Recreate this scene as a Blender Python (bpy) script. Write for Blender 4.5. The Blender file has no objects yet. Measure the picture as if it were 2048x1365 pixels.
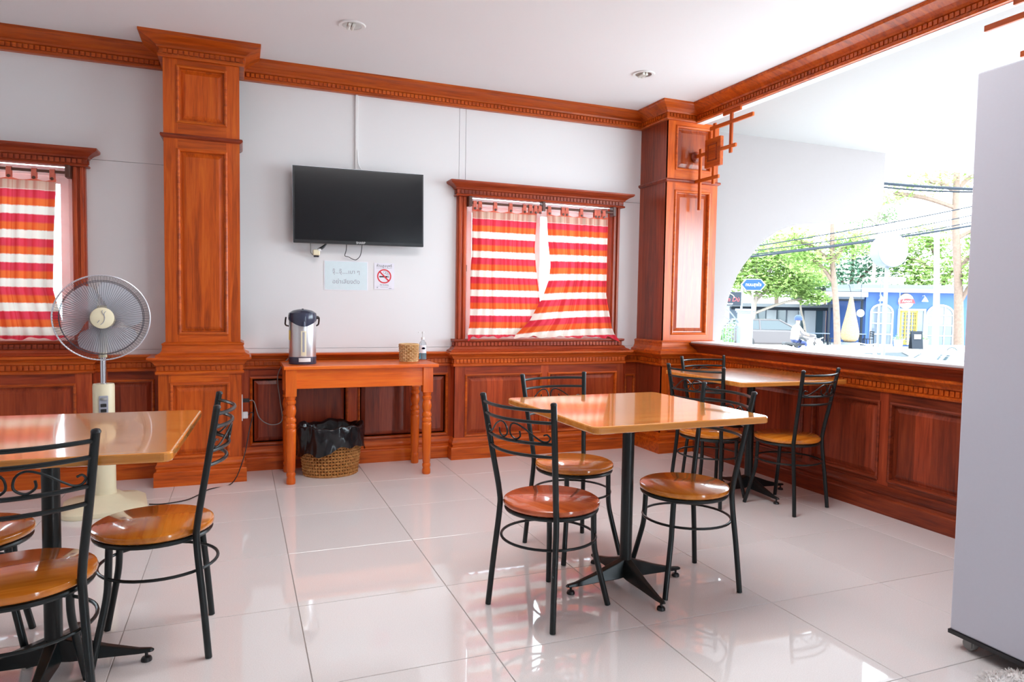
import bpy, bmesh, math, random
from mathutils import Vector, Matrix
random.seed(7)
PI = math.pi
C = bpy.context.scene.collection
SC = bpy.context.scene

# ------------------------------------------------------------------ camera, sky, sun, exposure
cam_d = bpy.data.cameras.new('camera'); cam = bpy.data.objects.new('camera', cam_d); C.objects.link(cam)
RIGHT = Vector((0.92976, -0.36784, 0.015746)); UP = Vector((0.004543, 0.054228, 0.998518)); FWD = Vector((0.368148, 0.928307, -0.05209))
m = Matrix((RIGHT, UP, -FWD)).transposed().to_4x4(); m.translation = Vector((0, 0, 1.19))
cam.matrix_world = m
cam_d.sensor_fit = 'HORIZONTAL'; cam_d.sensor_width = 36.0; cam_d.lens = 1375.38 / 2048 * 36.0
cam_d.clip_start = 0.05; cam_d.clip_end = 400
SC.camera = cam
SC.view_settings.view_transform = 'Standard'; SC.view_settings.look = 'None'
SC.view_settings.gamma = 1.0; SC.view_settings.exposure = 1.68
SC.view_settings.use_curve_mapping = False
SC.cycles.use_denoising = True
SC.cycles.max_bounces = 10; SC.cycles.diffuse_bounces = 6; SC.cycles.glossy_bounces = 5
SC.cycles.transparent_max_bounces = 24
SC.cycles.sample_clamp_indirect = 6.0

world = bpy.data.worlds.new('sky'); SC.world = world; world.use_nodes = True
wn = world.node_tree; bg = wn.nodes['Background']
bg.inputs['Color'].default_value = (0.79, 0.94, 1.04, 1); bg.inputs['Strength'].default_value = 4.2

sun_d = bpy.data.lights.new('sun', 'SUN'); sun = bpy.data.objects.new('sun', sun_d); C.objects.link(sun)
sun_d.energy = 1.5; sun_d.angle = 0.05; sun_d.color = (1.0, 0.96, 0.9)
sd = Vector((-0.28, -0.55, 1.15)).normalized()
sun.rotation_euler = sd.to_track_quat('Z', 'Y').to_euler()

def area(name, loc, direction, sx, sy, power, color=(1, 1, 1), portal=False):
    d = bpy.data.lights.new(name, 'AREA'); o = bpy.data.objects.new(name, d); C.objects.link(o)
    d.shape = 'RECTANGLE'; d.size = sx; d.size_y = sy; d.energy = power; d.color = color
    o.location = loc; o.rotation_euler = (-Vector(direction)).to_track_quat('Z', 'Y').to_euler()
    if portal: d.cycles.is_portal = True
    return o
# the open shop front behind the camera lets daylight in; the right-hand opening does the same
area('shop_front_portal', (2.9, -2.19, 1.0), (0, 1, 0), 0.6, 2.0, 1, portal=True)
# added overhead fill with no fixture behind it, brightens floor, tables and seats
area('overhead_fill', (1.2, 2.55, 2.79), (0, 0, -1), 1.6, 1.0, 15, (1.0, 0.99, 0.99))
area('opening_portal', (3.72, 3.2, 1.8), (-1, 0, 0), 3.0, 1.8, 1, portal=True)

# ------------------------------------------------------------------ materials
MATS = {}
def srgb(r, g, b):
    f = lambda c: (c / 255 / 12.92) if c <= 10 else ((c / 255 + 0.055) / 1.055) ** 2.4
    return (f(r), f(g), f(b), 1)
def new_mat(name):
    mt = bpy.data.materials.new(name); mt.use_nodes = True
    nt = mt.node_tree; MATS[name] = mt
    return mt, nt, nt.nodes['Principled BSDF']
def setp(p, **k):
    for a, v in k.items(): p.inputs[a.replace('_', ' ')].default_value = v
def plain(name, col, rough=0.5, metal=0.0, noise=0.04, scale=25, bump=0.0, **k):
    mt, nt, p = new_mat(name); N = nt.nodes; L = nt.links
    setp(p, Roughness=rough, Metallic=metal)
    for a, v in k.items(): p.inputs[a.replace('_', ' ')].default_value = v
    tc = N.new('ShaderNodeTexCoord'); no = N.new('ShaderNodeTexNoise'); no.inputs['Scale'].default_value = scale
    L.new(tc.outputs['Object'], no.inputs['Vector'])
    mr = N.new('ShaderNodeMapRange'); mr.inputs['To Min'].default_value = 1 - noise; mr.inputs['To Max'].default_value = 1 + noise
    L.new(no.outputs['Fac'], mr.inputs['Value'])
    mx = N.new('ShaderNodeVectorMath'); mx.operation = 'SCALE'; mx.inputs[0].default_value = col[:3]
    L.new(mr.outputs['Result'], mx.inputs['Scale']); L.new(mx.outputs['Vector'], p.inputs['Base Color'])
    if bump:
        b = N.new('ShaderNodeBump'); b.inputs['Strength'].default_value = bump; b.inputs['Distance'].default_value = 0.004
        L.new(no.outputs['Fac'], b.inputs['Height']); L.new(b.outputs['Normal'], p.inputs['Normal'])
    return mt
def wood(name, dark, mid, light, axis='X', rough=0.36, strip=0.11, tone=0.25, coat=0.15, grain=1.0, coat_rough=0.12):
    """varnished boards: long grain along axis, glued strips of differing tone across it"""
    mt, nt, p = new_mat(name); N = nt.nodes; L = nt.links
    tc = N.new('ShaderNodeTexCoord'); oi = N.new('ShaderNodeObjectInfo')
    off = N.new('ShaderNodeVectorMath'); off.operation = 'SCALE'; off.inputs[0].default_value = (3.7, 5.3, 7.1)
    L.new(oi.outputs['Random'], off.inputs['Scale'])
    add = N.new('ShaderNodeVectorMath'); add.operation = 'ADD'
    L.new(tc.outputs['Object'], add.inputs[0]); L.new(off.outputs['Vector'], add.inputs[1])
    sc = {'X': (1.1, 16, 16), 'Y': (16, 1.1, 16), 'Z': (16, 16, 1.1)}[axis]
    mp = N.new('ShaderNodeMapping'); mp.inputs['Scale'].default_value = sc
    L.new(add.outputs['Vector'], mp.inputs['Vector'])
    n1 = N.new('ShaderNodeTexNoise'); n1.inputs['Scale'].default_value = 1.6; n1.inputs['Detail'].default_value = 5; n1.inputs['Distortion'].default_value = 1.1
    n2 = N.new('ShaderNodeTexNoise'); n2.inputs['Scale'].default_value = 9; n2.inputs['Detail'].default_value = 3
    L.new(mp.outputs['Vector'], n1.inputs['Vector']); L.new(mp.outputs['Vector'], n2.inputs['Vector'])
    cr = N.new('ShaderNodeValToRGB'); e = cr.color_ramp.elements
    e[0].position = 0.3; e[0].color = dark; e[1].position = 0.72; e[1].color = light
    em = cr.color_ramp.elements.new(0.5); em.color = mid
    mixf = N.new('ShaderNodeMath'); mixf.operation = 'MULTIPLY_ADD'; mixf.inputs[1].default_value = 0.3 * grain; 
    L.new(n2.outputs['Fac'], mixf.inputs[0])
    s1 = N.new('ShaderNodeMath'); s1.operation = 'MULTIPLY_ADD'; s1.inputs[1].default_value = 0.75; s1.inputs[2].default_value = 0.12 - 0.15 * grain
    L.new(n1.outputs['Fac'], s1.inputs[0]); L.new(s1.outputs[0], mixf.inputs[2])
    L.new(mixf.outputs[0], cr.inputs['Fac'])
    # strip tone
    sp = N.new('ShaderNodeSeparateXYZ'); L.new(add.outputs['Vector'], sp.inputs[0])
    ax = {'X': ('Y', 'Z'), 'Y': ('X', 'Z'), 'Z': ('X', 'Y')}[axis]
    sm = N.new('ShaderNodeMath'); sm.operation = 'ADD'; L.new(sp.outputs[ax[0]], sm.inputs[0]); L.new(sp.outputs[ax[1]], sm.inputs[1])
    dv = N.new('ShaderNodeMath'); dv.operation = 'DIVIDE'; dv.inputs[1].default_value = strip; L.new(sm.outputs[0], dv.inputs[0])
    fl = N.new('ShaderNodeMath'); fl.operation = 'FLOOR'; L.new(dv.outputs[0], fl.inputs[0])
    wnz = N.new('ShaderNodeTexWhiteNoise'); wnz.noise_dimensions = '1D'; L.new(fl.outputs[0], wnz.inputs['W'])
    mr = N.new('ShaderNodeMapRange'); mr.inputs['To Min'].default_value = 1 - tone; mr.inputs['To Max'].default_value = 1 + tone * 0.7
    L.new(wnz.outputs['Value'], mr.inputs['Value'])
    mx = N.new('ShaderNodeVectorMath'); mx.operation = 'SCALE'; L.new(cr.outputs['Color'], mx.inputs[0]); L.new(mr.outputs['Result'], mx.inputs['Scale'])
    L.new(mx.outputs['Vector'], p.inputs['Base Color'])
    setp(p, Roughness=rough); p.inputs['Specular IOR Level'].default_value = 0.3; p.inputs['Coat Weight'].default_value = coat; p.inputs['Coat Roughness'].default_value = coat_rough
    b = N.new('ShaderNodeBump'); b.inputs['Strength'].default_value = 0.06; b.inputs['Distance'].default_value = 0.002
    L.new(n2.outputs['Fac'], b.inputs['Height']); L.new(b.outputs['Normal'], p.inputs['Normal'])
    return mt

TR = (srgb(148, 58, 12), srgb(196, 84, 18), srgb(216, 108, 30))     # trim teak
DK = (srgb(104, 38, 20), srgb(146, 58, 32), srgb(172, 78, 44))       # dark panels
for ax in 'XYZ':
    wood('trim_wood_' + ax, *TR, axis=ax, tone=0.16, strip=0.13)
    wood('dark_wood_' + ax, *DK, axis=ax, tone=0.32, strip=0.1, coat=0.25, rough=0.33)
wood('mid_wood_X', srgb(112, 38, 18), srgb(156, 60, 28), srgb(180, 80, 38), axis='X', tone=0.2, strip=0.13)
wood('mid_wood_Y', srgb(88, 32, 18), srgb(130, 52, 28), srgb(158, 70, 36), axis='Y', tone=0.2, strip=0.13)
wood('mid_wood_Z', srgb(132, 46, 20), srgb(176, 70, 32), srgb(198, 92, 44), axis='Z', tone=0.28, strip=0.13)
wood('tabletop_wood', srgb(204, 122, 44), srgb(222, 144, 62), srgb(234, 164, 84), axis='X', tone=0.09, strip=0.08, coat=1.0, rough=0.2, grain=0.8, coat_rough=0.06)
wood('seat_wood', srgb(200, 108, 24), srgb(220, 132, 38), srgb(232, 152, 56), axis='X', tone=0.12, strip=0.07, coat=1.0, rough=0.2, grain=0.8, coat_rough=0.05)
wood('red_seat_wood', srgb(170, 70, 34), srgb(196, 92, 48), srgb(212, 112, 62), axis='X', tone=0.12, strip=0.07, coat=1.0, rough=0.18, grain=0.8, coat_rough=0.05)  # same seat wood, the curtains' red reflection put into its colour
wood('gloss_wood_Z', srgb(120, 44, 16), srgb(160, 66, 24), srgb(184, 88, 36), axis='Z', tone=0.16, strip=0.13, coat=1.0, rough=0.22, coat_rough=0.16)
wood('console_wood_X', srgb(206, 80, 10), srgb(230, 104, 18), srgb(238, 124, 32), axis='X', tone=0.1, strip=0.12, coat=0.15)
wood('console_wood_Z', srgb(198, 74, 10), srgb(222, 98, 17), srgb(232, 118, 30), axis='Z', tone=0.1, strip=0.2, coat=0.2)
plain('wall_paint', (0.80, 0.79, 0.80, 1), 0.7, noise=0.012, scale=2)
plain('ceiling_paint', (0.84, 0.825, 0.84, 1), 0.8, noise=0.01, scale=2)
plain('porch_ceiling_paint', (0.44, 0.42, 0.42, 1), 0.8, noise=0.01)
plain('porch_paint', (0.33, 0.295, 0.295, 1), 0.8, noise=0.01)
plain('grout', (0.42, 0.38, 0.36, 1), 0.9)
plain('black_metal', (0.008, 0.013, 0.014, 1), 0.3, noise=0.1, Specular_IOR_Level=0.4)
plain('black_plastic', (0.015, 0.015, 0.017, 1), 0.4)
plain('tv_case', (0.012, 0.013, 0.016, 1), 0.3)
plain('tv_edge', (0.35, 0.38, 0.42, 1), 0.25, metal=0.9)
plain('tv_screen', (0.008, 0.009, 0.011, 1), 0.16, noise=0.0, Specular_IOR_Level=0.4)
plain('white_plastic', (0.82, 0.82, 0.82, 1), 0.35)
plain('white_upvc', (0.86, 0.87, 0.9, 1), 0.4)
plain('fridge_paint', (0.57, 0.58, 0.66, 1), 0.45, noise=0.015, scale=90)
plain('rubber_grey', (0.32, 0.32, 0.31, 1), 0.6)
plain('cream_plastic', (0.82, 0.74, 0.52, 1), 0.35)
plain('chrome', (0.62, 0.64, 0.68, 1), 0.18, metal=1.0)
plain('fan_wire', (0.75, 0.76, 0.82, 1), 0.3, metal=0.6)
plain('fan_wire_dark', (0.11, 0.12, 0.15, 1), 0.3, metal=0.5)
plain('fan_blade', (0.62, 0.65, 0.72, 1), 0.25, Alpha=0.55)
plain('brushed_steel', (0.72, 0.71, 0.72, 1), 0.3, metal=0.85, noise=0.03, scale=60)
plain('navy_plastic', (0.045, 0.05, 0.085, 1), 0.18)
plain('label_yellow', (0.85, 0.6, 0.12, 1), 0.5)
plain('bag_black', (0.008, 0.008, 0.010, 1), 0.16, noise=0.2, scale=14, bump=0.5)
plain('rod_brown', (0.10, 0.035, 0.022, 1), 0.4)
plain('paper_mint', (0.70, 0.82, 0.86, 1), 0.4)
plain('paper_white', (0.82, 0.80, 0.88, 1), 0.4)
plain('ink_grey', (0.35, 0.36, 0.42, 1), 0.6)
plain('ink_black', (0.02, 0.02, 0.03, 1), 0.6)
plain('ink_red', (0.72, 0.015, 0.03, 1), 0.5)
plain('sill_stone', (0.72, 0.73, 0.74, 1), 0.35, noise=0.05)
plain('fluffy_white', (0.86, 0.84, 0.83, 1), 0.9)
plain('sanitizer_blue', (0.10, 0.5, 0.62, 1), 0.1, Transmission_Weight=0.6)
plain('clear_plastic', (0.85, 0.9, 0.95, 1), 0.08, Transmission_Weight=0.85, IOR=1.25)
plain('label_white', (0.88, 0.88, 0.94, 1), 0.5)
plain('label_blue', (0.12, 0.18, 0.6, 1), 0.5)
plain('white_siding', (0.85, 0.86, 0.9, 1), 0.6)
plain('lamp_reflector', (0.62, 0.6, 0.56, 1), 0.22, metal=0.8)
plain('lamp_tube', (0.85, 0.85, 0.8, 1), 0.25)

def tile_mat():
    mt, nt, p = new_mat('floor_tile'); N = nt.nodes; L = nt.links
    tc = N.new('ShaderNodeTexCoord'); oi = N.new('ShaderNodeObjectInfo')
    n = N.new('ShaderNodeTexNoise'); n.inputs['Scale'].default_value = 260; n.inputs['Detail'].default_value = 2
    L.new(tc.outputs['Object'], n.inputs['Vector'])
    cr = N.new('ShaderNodeValToRGB'); e = cr.color_ramp.elements
    e[0].position = 0.32; e[0].color = (0.76, 0.725, 0.715, 1); e[1].position = 0.65; e[1].color = (0.83, 0.80, 0.795, 1)
    L.new(n.outputs['Fac'], cr.inputs['Fac'])
    mr = N.new('ShaderNodeMapRange'); mr.inputs['To Min'].default_value = 0.97; mr.inputs['To Max'].default_value = 1.03
    L.new(oi.outputs['Random'], mr.inputs['Value'])
    mx = N.new('ShaderNodeVectorMath'); mx.operation = 'SCALE'; L.new(cr.outputs['Color'], mx.inputs[0]); L.new(mr.outputs['Result'], mx.inputs['Scale'])
    L.new(mx.outputs['Vector'], p.inputs['Base Color'])
    setp(p, Roughness=0.03); p.inputs['IOR'].default_value = 1.7
    n2 = N.new('ShaderNodeTexNoise'); n2.inputs['Scale'].default_value = 1.3; L.new(tc.outputs['Object'], n2.inputs['Vector'])
    b = N.new('ShaderNodeBump'); b.inputs['Strength'].default_value = 0.025; b.inputs['Distance'].default_value = 0.01
    L.new(n2.outputs['Fac'], b.inputs['Height']); L.new(b.outputs['Normal'], p.inputs['Normal'])
tile_mat()

def glass_mat():
    mt = bpy.data.materials.new('window_glass'); mt.use_nodes = True; MATS['window_glass'] = mt
    nt = mt.node_tree; N = nt.nodes; L = nt.links; N.clear()
    out = N.new('ShaderNodeOutputMaterial'); tr = N.new('ShaderNodeBsdfTransparent'); gl = N.new('ShaderNodeBsdfGlossy')
    gl.inputs['Roughness'].default_value = 0.02; fr = N.new('ShaderNodeFresnel'); fr.inputs['IOR'].default_value = 1.45
    mx = N.new('ShaderNodeMixShader'); L.new(fr.outputs[0], mx.inputs[0]); L.new(tr.outputs[0], mx.inputs[1]); L.new(gl.outputs[0], mx.inputs[2]); L.new(mx.outputs[0], out.inputs[0])
    tr.inputs['Color'].default_value = (0.97, 0.99, 0.98, 1)
glass_mat()

def curtain_mat():
    mt = bpy.data.materials.new('striped_cotton'); mt.use_nodes = True; MATS['striped_cotton'] = mt
    nt = mt.node_tree; N = nt.nodes; L = nt.links; N.clear()
    out = N.new('ShaderNodeOutputMaterial')
    uv = N.new('ShaderNodeUVMap'); sp = N.new('ShaderNodeSeparateXYZ'); L.new(uv.outputs[0], sp.inputs[0])
    def math_(op, a, b=None, c=None):
        nd = N.new('ShaderNodeMath'); nd.operation = op
        for i, v in enumerate((a, b, c)):
            if v is None: continue
            if isinstance(v, (int, float)): nd.inputs[i].default_value = v
            else: L.new(v, nd.inputs[i])
        return nd.outputs[0]
    V = sp.outputs['Y']; U = sp.outputs['X']
    nz = N.new('ShaderNodeTexNoise'); nz.inputs['Scale'].default_value = 60; L.new(uv.outputs[0], nz.inputs['Vector'])
    Vj = math_('MULTIPLY_ADD', nz.outputs['Fac'], 0.006, V)
    fr = math_('FRACT', math_('DIVIDE', math_('ADD', Vj, -0.176 + 1.5), 0.15))
    cr = N.new('ShaderNodeValToRGB'); r = cr.color_ramp; r.interpolation = 'LINEAR'
    W_, R_, O_ = (0.88, 0.83, 0.74, 1), (0.74, 0.06, 0.10, 1), (0.84, 0.17, 0.045, 1)
    r.elements[0].position = 0.0; r.elements[0].color = W_
    r.elements[1].position = 0.30; r.elements[1].color = W_
    for ps, cl in ((0.34, R_), (0.62, R_), (0.70, O_), (0.955, O_), (0.99, W_)):
        el = r.elements.new(ps); el.color = cl
    L.new(fr, cr.inputs['Fac'])
    # warp bands: slow stripes across the width, darker red
    wv = N.new('ShaderNodeTexNoise'); wv.noise_dimensions = '1D'; wv.inputs['Scale'].default_value = 22; wv.inputs['Detail'].default_value = 3
    L.new(U, wv.inputs['W'])
    wmask = N.new('ShaderNodeMapRange'); wmask.inputs['From Min'].default_value = 0.47; wmask.inputs['From Max'].default_value = 0.57
    L.new(wv.outputs['Fac'], wmask.inputs['Value'])
    iswhite = N.new('ShaderNodeMapRange'); iswhite.inputs['From Min'].default_value = 0.30; iswhite.inputs['From Max'].default_value = 0.34
    iswhite.inputs['To Min'].default_value = 0.12; iswhite.inputs['To Max'].default_value = 0.62; L.new(fr, iswhite.inputs['Value'])
    mfac = math_('MULTIPLY', wmask.outputs[0], iswhite.outputs[0])
    mc = N.new('ShaderNodeMix'); mc.data_type = 'RGBA'; mc.blend_type = 'MULTIPLY'
    L.new(mfac, mc.inputs['Factor']); L.new(cr.outputs['Color'], mc.inputs['A']); mc.inputs['B'].default_value = (0.80, 0.30, 0.28, 1)
    # heading band: beige plaid above the first red stripe
    head = N.new('ShaderNodeMapRange'); head.inputs['From Min'].default_value = 0.069; head.inputs['From Max'].default_value = 0.073
    L.new(Vj, head.inputs['Value'])
    hcol = N.new('ShaderNodeMix'); hcol.data_type = 'RGBA'; L.new(wmask.outputs[0], hcol.inputs['Factor'])
    hcol.inputs['A'].default_value = (0.66, 0.44, 0.34, 1); hcol.inputs['B'].default_value = (0.58, 0.26, 0.20, 1)
    m2 = N.new('ShaderNodeMix'); m2.data_type = 'RGBA'; L.new(head.outputs[0], m2.inputs['Factor']); L.new(hcol.outputs['Result'], m2.inputs['A']); L.new(mc.outputs['Result'], m2.inputs['B'])
    edge = N.new('ShaderNodeMapRange'); edge.inputs['From Min'].default_value = 0.016; edge.inputs['From Max'].default_value = 0.02; L.new(Vj, edge.inputs['Value'])
    m3 = N.new('ShaderNodeMix'); m3.data_type = 'RGBA'; L.new(edge.outputs[0], m3.inputs['Factor']); m3.inputs['A'].default_value = (0.72, 0.16, 0.10, 1); L.new(m2.outputs['Result'], m3.inputs['B'])
    df = N.new('ShaderNodeBsdfDiffuse'); tl = N.new('ShaderNodeBsdfTranslucent')
    L.new(m3.outputs['Result'], df.inputs['Color']); L.new(m3.outputs['Result'], tl.inputs['Color'])
    mx = N.new('ShaderNodeMixShader'); mx.inputs[0].default_value = 0.16; L.new(df.outputs[0], mx.inputs[1]); L.new(tl.outputs[0], mx.inputs[2])
    L.new(mx.outputs[0], out.inputs[0])
curtain_mat()

def weave_mat(name, c1, c2, sx=60, sz=40):
    mt, nt, p = new_mat(name); N = nt.nodes; L = nt.links
    tc = N.new('ShaderNodeTexCoord'); n = N.new('ShaderNodeTexNoise'); n.inputs['Scale'].default_value = 30; n.inputs['Detail'].default_value = 2
    L.new(tc.outputs['Object'], n.inputs['Vector']); cr = N.new('ShaderNodeValToRGB'); e = cr.color_ramp.elements
    e[0].position = 0.3; e[0].color = c1; e[1].position = 0.7; e[1].color = c2; L.new(n.outputs['Fac'], cr.inputs['Fac']); L.new(cr.outputs['Color'], p.inputs['Base Color'])
    setp(p, Roughness=0.55)
weave_mat('wicker_brown', srgb(168, 108, 50), srgb(192, 136, 74))
weave_mat('wicker_gap_shade', srgb(70, 40, 18), srgb(96, 58, 26))
weave_mat('wicker_pale', srgb(196, 150, 92), srgb(226, 190, 140))
weave_mat('wicker_gold', srgb(140, 112, 78), srgb(168, 140, 104))

# ------------------------------------------------------------------ mesh helpers
class MB:
    def __init__(s): s.v = []; s.f = []; s.uv = None
    def add(s, vs, fs):
        n = len(s.v); s.v += [tuple(v) for v in vs]; s.f += [tuple(i + n for i in f) for f in fs]; return s
    def box(s, x0, x1, y0, y1, z0, z1):
        vs = [(x, y, z) for z in (z0, z1) for y in (y0, y1) for x in (x0, x1)]
        return s.add(vs, [(0, 2, 3, 1), (4, 5, 7, 6), (0, 1, 5, 4), (2, 6, 7, 3), (0, 4, 6, 2), (1, 3, 7, 5)])
    def tbox(s, F, u0, u1, w0, w1, d0, d1):
        """box in a face frame: u along, w up, d outwards"""
        vs = [F(u, w, d) for w in (w0, w1) for d in (d1, d0) for u in (u0, u1)]
        return s.add(vs, [(0, 2, 3, 1), (4, 5, 7, 6), (0, 1, 5, 4), (2, 6, 7, 3), (0, 4, 6, 2), (1, 3, 7, 5)])
    def tube(s, pts, r, seg=8, closed=False, cap=True):
        pts = [Vector(p) for p in pts]; n = len(pts); rs = r if isinstance(r, (list, tuple)) else [r] * n
        T = []
        for i in range(n):
            a = pts[(i - 1) % n] if (closed or i > 0) else pts[i]; b = pts[(i + 1) % n] if (closed or i < n - 1) else pts[i]
            t = (b - a); T.append(t.normalized() if t.length > 1e-9 else Vector((0, 0, 1)))
        ref = Vector((0, 0, 1)) if abs(T[0].z) < 0.9 else Vector((1, 0, 0))
        nrm = (ref - T[0] * ref.dot(T[0])).normalized(); vs = []
        for i in range(n):
            nrm = nrm - T[i] * nrm.dot(T[i])
            nrm = nrm.normalized() if nrm.length > 1e-6 else T[i].orthogonal().normalized()
            bn = T[i].cross(nrm)
            for k in range(seg):
                a = 2 * PI * k / seg; vs.append(pts[i] + (nrm * math.cos(a) + bn * math.sin(a)) * rs[i])
        fs = []
        for i in range(n if closed else n - 1):
            j = (i + 1) % n
            for k in range(seg):
                k2 = (k + 1) % seg; fs.append((i * seg + k, i * seg + k2, j * seg + k2, j * seg + k))
        if cap and not closed:
            fs.append(tuple(reversed(range(seg)))); fs.append(tuple((n - 1) * seg + k for k in range(seg)))
        return s.add(vs, fs)
    def lathe(s, prof, c=(0, 0, 0), seg=24, axis='Z', sx=1, sy=1):
        """prof: list of (r, h)"""
        vs = []; n = len(prof)
        for r, h in prof:
            for k in range(seg):
                a = 2 * PI * k / seg; x, y = r * math.cos(a) * sx, r * math.sin(a) * sy
                p = {'Z': (x, y, h), 'Y': (x, h, y), 'X': (h, x, y)}[axis]
                vs.append((p[0] + c[0], p[1] + c[1], p[2] + c[2]))
        fs = [(i * seg + k, i * seg + (k + 1) % seg, (i + 1) * seg + (k + 1) % seg, (i + 1) * seg + k) for i in range(n - 1) for k in range(seg)]
        if prof[0][0] > 1e-5: fs.append(tuple(reversed(range(seg))))
        if prof[-1][0] > 1e-5: fs.append(tuple((n - 1) * seg + k for k in range(seg)))
        return s.add(vs, fs)
    def sweep(s, path, prof, closed_prof=True):
        """moulding: path in plan (x,y), profile (offset to the right-hand side, z), mitred corners"""
        P = [Vector((p[0], p[1])) for p in path]; n = len(P); vs = []; m_ = len(prof)
        for i in range(n):
            d1 = (P[i] - P[i - 1]).normalized() if i > 0 else (P[1] - P[0]).normalized()
            d2 = (P[i + 1] - P[i]).normalized() if i < n - 1 else d1
            n1 = Vector((d1.y, -d1.x)); n2 = Vector((d2.y, -d2.x)); mt = n1 + n2; mt = mt / max(0.2, mt.dot(n1))
            for o, z in prof:
                q = P[i] + mt * o; vs.append((q.x, q.y, z))
        fs = []
        for i in range(n - 1):
            for k in range(m_ if closed_prof else m_ - 1):
                k2 = (k + 1) % m_; fs.append((i * m_ + k, (i + 1) * m_ + k, (i + 1) * m_ + k2, i * m_ + k2))
        fs.append(tuple(range(m_))); fs.append(tuple(reversed([(n - 1) * m_ + k for k in range(m_)])))
        return s.add(vs, fs)
    def dentils(s, path, off, z0, z1, d=0.011, pitch=0.03, w=0.021):
        """rows of small teeth along each straight run of a moulding path"""
        P = [Vector((p[0], p[1])) for p in path]; n = len(P)
        Q = []
        for i in range(n):
            d1 = (P[i] - P[i - 1]).normalized() if i > 0 else (P[1] - P[0]).normalized()
            d2 = (P[i + 1] - P[i]).normalized() if i < n - 1 else d1
            n1 = Vector((d1.y, -d1.x)); n2 = Vector((d2.y, -d2.x)); mt = n1 + n2; Q.append(P[i] + mt / max(0.2, mt.dot(n1)) * off)
        for i in range(n - 1):
            a, b = Q[i], Q[i + 1]; L = (b - a).length
            if L < 0.06: continue
            t = (b - a) / L; o = Vector((t.y, -t.x)); k = int((L - 0.02) / pitch); st = (L - k * pitch) / 2
            for j in range(k):
                u0 = st + j * pitch + (pitch - w) / 2; u1 = u0 + w
                c = [a + t * u0, a + t * u1]; e = [c[1] + o * d, c[0] + o * d]
                vs = [(c[0].x, c[0].y, z0), (c[1].x, c[1].y, z0), (e[0].x, e[0].y, z0), (e[1].x, e[1].y, z0)]
                vs += [(x, y, z1) for x, y, _ in vs[:4]]
                s.add(vs, [(0, 1, 2, 3), (7, 6, 5, 4), (3, 2, 6, 7), (0, 3, 7, 4), (1, 5, 6, 2)])
        return s
    def prism(s, poly, M):
        """poly: (u,w) outline, M(u,w,d) -> point, extruded d 0..1"""
        n = len(poly); vs = [M(u, w, 0) for u, w in poly] + [M(u, w, 1) for u, w in poly]
        fs = [tuple(range(n)), tuple(reversed(range(n, 2 * n)))] + [(i, i + n, (i + 1) % n + n, (i + 1) % n) for i in range(n)]
        return s.add(vs, fs)
    def sphere(s, c, r, seg=12, rings=8, sz=1.0):
        prof = [(max(1e-6, r * math.sin(PI * i / rings)), -r * sz * math.cos(PI * i / rings)) for i in range(rings + 1)]
        return s.lathe(prof, c, seg)
    def mesh(s, name, smooth=False, fix=True):
        me = bpy.data.meshes.new(name); me.from_pydata([tuple(v) for v in s.v], [], s.f)
        if fix:
            bm = bmesh.new(); bm.from_mesh(me); bmesh.ops.remove_doubles(bm, verts=bm.verts, dist=1e-6)
            bmesh.ops.recalc_face_normals(bm, faces=bm.faces); bm.to_mesh(me); bm.free()
        if smooth:
            me.polygons.foreach_set('use_smooth', [True] * len(me.polygons)); me.set_sharp_from_angle(angle=math.radians(40))
        me.update(); return me
    def build(s, name, mat, parent=None, smooth=False, bevel=0, kind=None, world=False, fix=True):
        me = s.mesh(name, smooth, fix); me.materials.append(MATS[mat])
        o = bpy.data.objects.new(name, me); C.objects.link(o)
        if parent is not None:
            o.parent = parent
            if world: o.location = -Vector(parent.location)
        if bevel:
            b = o.modifiers.new('bevel', 'BEVEL'); b.width = bevel; b.segments = 2; b.limit_method = 'ANGLE'; b.angle_limit = math.radians(40)
        if kind: o['kind'] = kind
        return o
def thing(name, label, cat, loc=(0, 0, 0), rotz=0.0, group=None, kind=None):
    o = bpy.data.objects.new(name, None); C.objects.link(o); o.location = loc; o.rotation_euler = (0, 0, rotz)
    o.empty_display_size = 0.1
    return tag(o, label, cat, group, kind)
def tag(o, label, cat, group=None, kind=None):
    o['label'] = label; o['category'] = cat
    if group: o['group'] = group
    if kind: o['kind'] = kind
    return o
def struct(name, label, cat, loc=(0, 0, 0)):
    return thing(name, label, cat, loc, kind='structure')
def copy_tree(o, parent=None):
    c = o.copy(); C.objects.link(c)
    if parent is not None: c.parent = parent
    for ch in list(o.children): copy_tree(ch, c)
    return c
def smooth_path(pts, n=8):
    P = [Vector(p) for p in pts]; out = []
    for i in range(len(P) - 1):
        p0, p1, p2, p3 = P[max(0, i - 1)], P[i], P[i + 1], P[min(len(P) - 1, i + 2)]
        for k in range(n):
            t = k / n; out.append(0.5 * ((2 * p1) + (p2 - p0) * t + (2 * p0 - 5 * p1 + 4 * p2 - p3) * t * t + (-p0 + 3 * p1 - 3 * p2 + p3) * t ** 3))
    out.append(P[-1]); return out
def text(body, size, mat, parent, M, name='lettering', align='CENTER', depth=0.0, shear=0.0):
    cu = bpy.data.curves.new(name, 'FONT'); cu.body = body; cu.size = size; cu.align_x = align; cu.align_y = 'CENTER'; cu.extrude = depth; cu.shear = shear
    cu.resolution_u = 3
    t = bpy.data.objects.new(name, cu); C.objects.link(t)
    bpy.context.view_layer.update()
    me = bpy.data.meshes.new_from_object(t.evaluated_get(bpy.context.evaluated_depsgraph_get()))
    C.objects.unlink(t); bpy.data.objects.remove(t)
    me.materials.clear(); me.materials.append(MATS[mat]); me.transform(M)
    o = bpy.data.objects.new(name, me); C.objects.link(o); o.parent = parent
    return o
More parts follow.
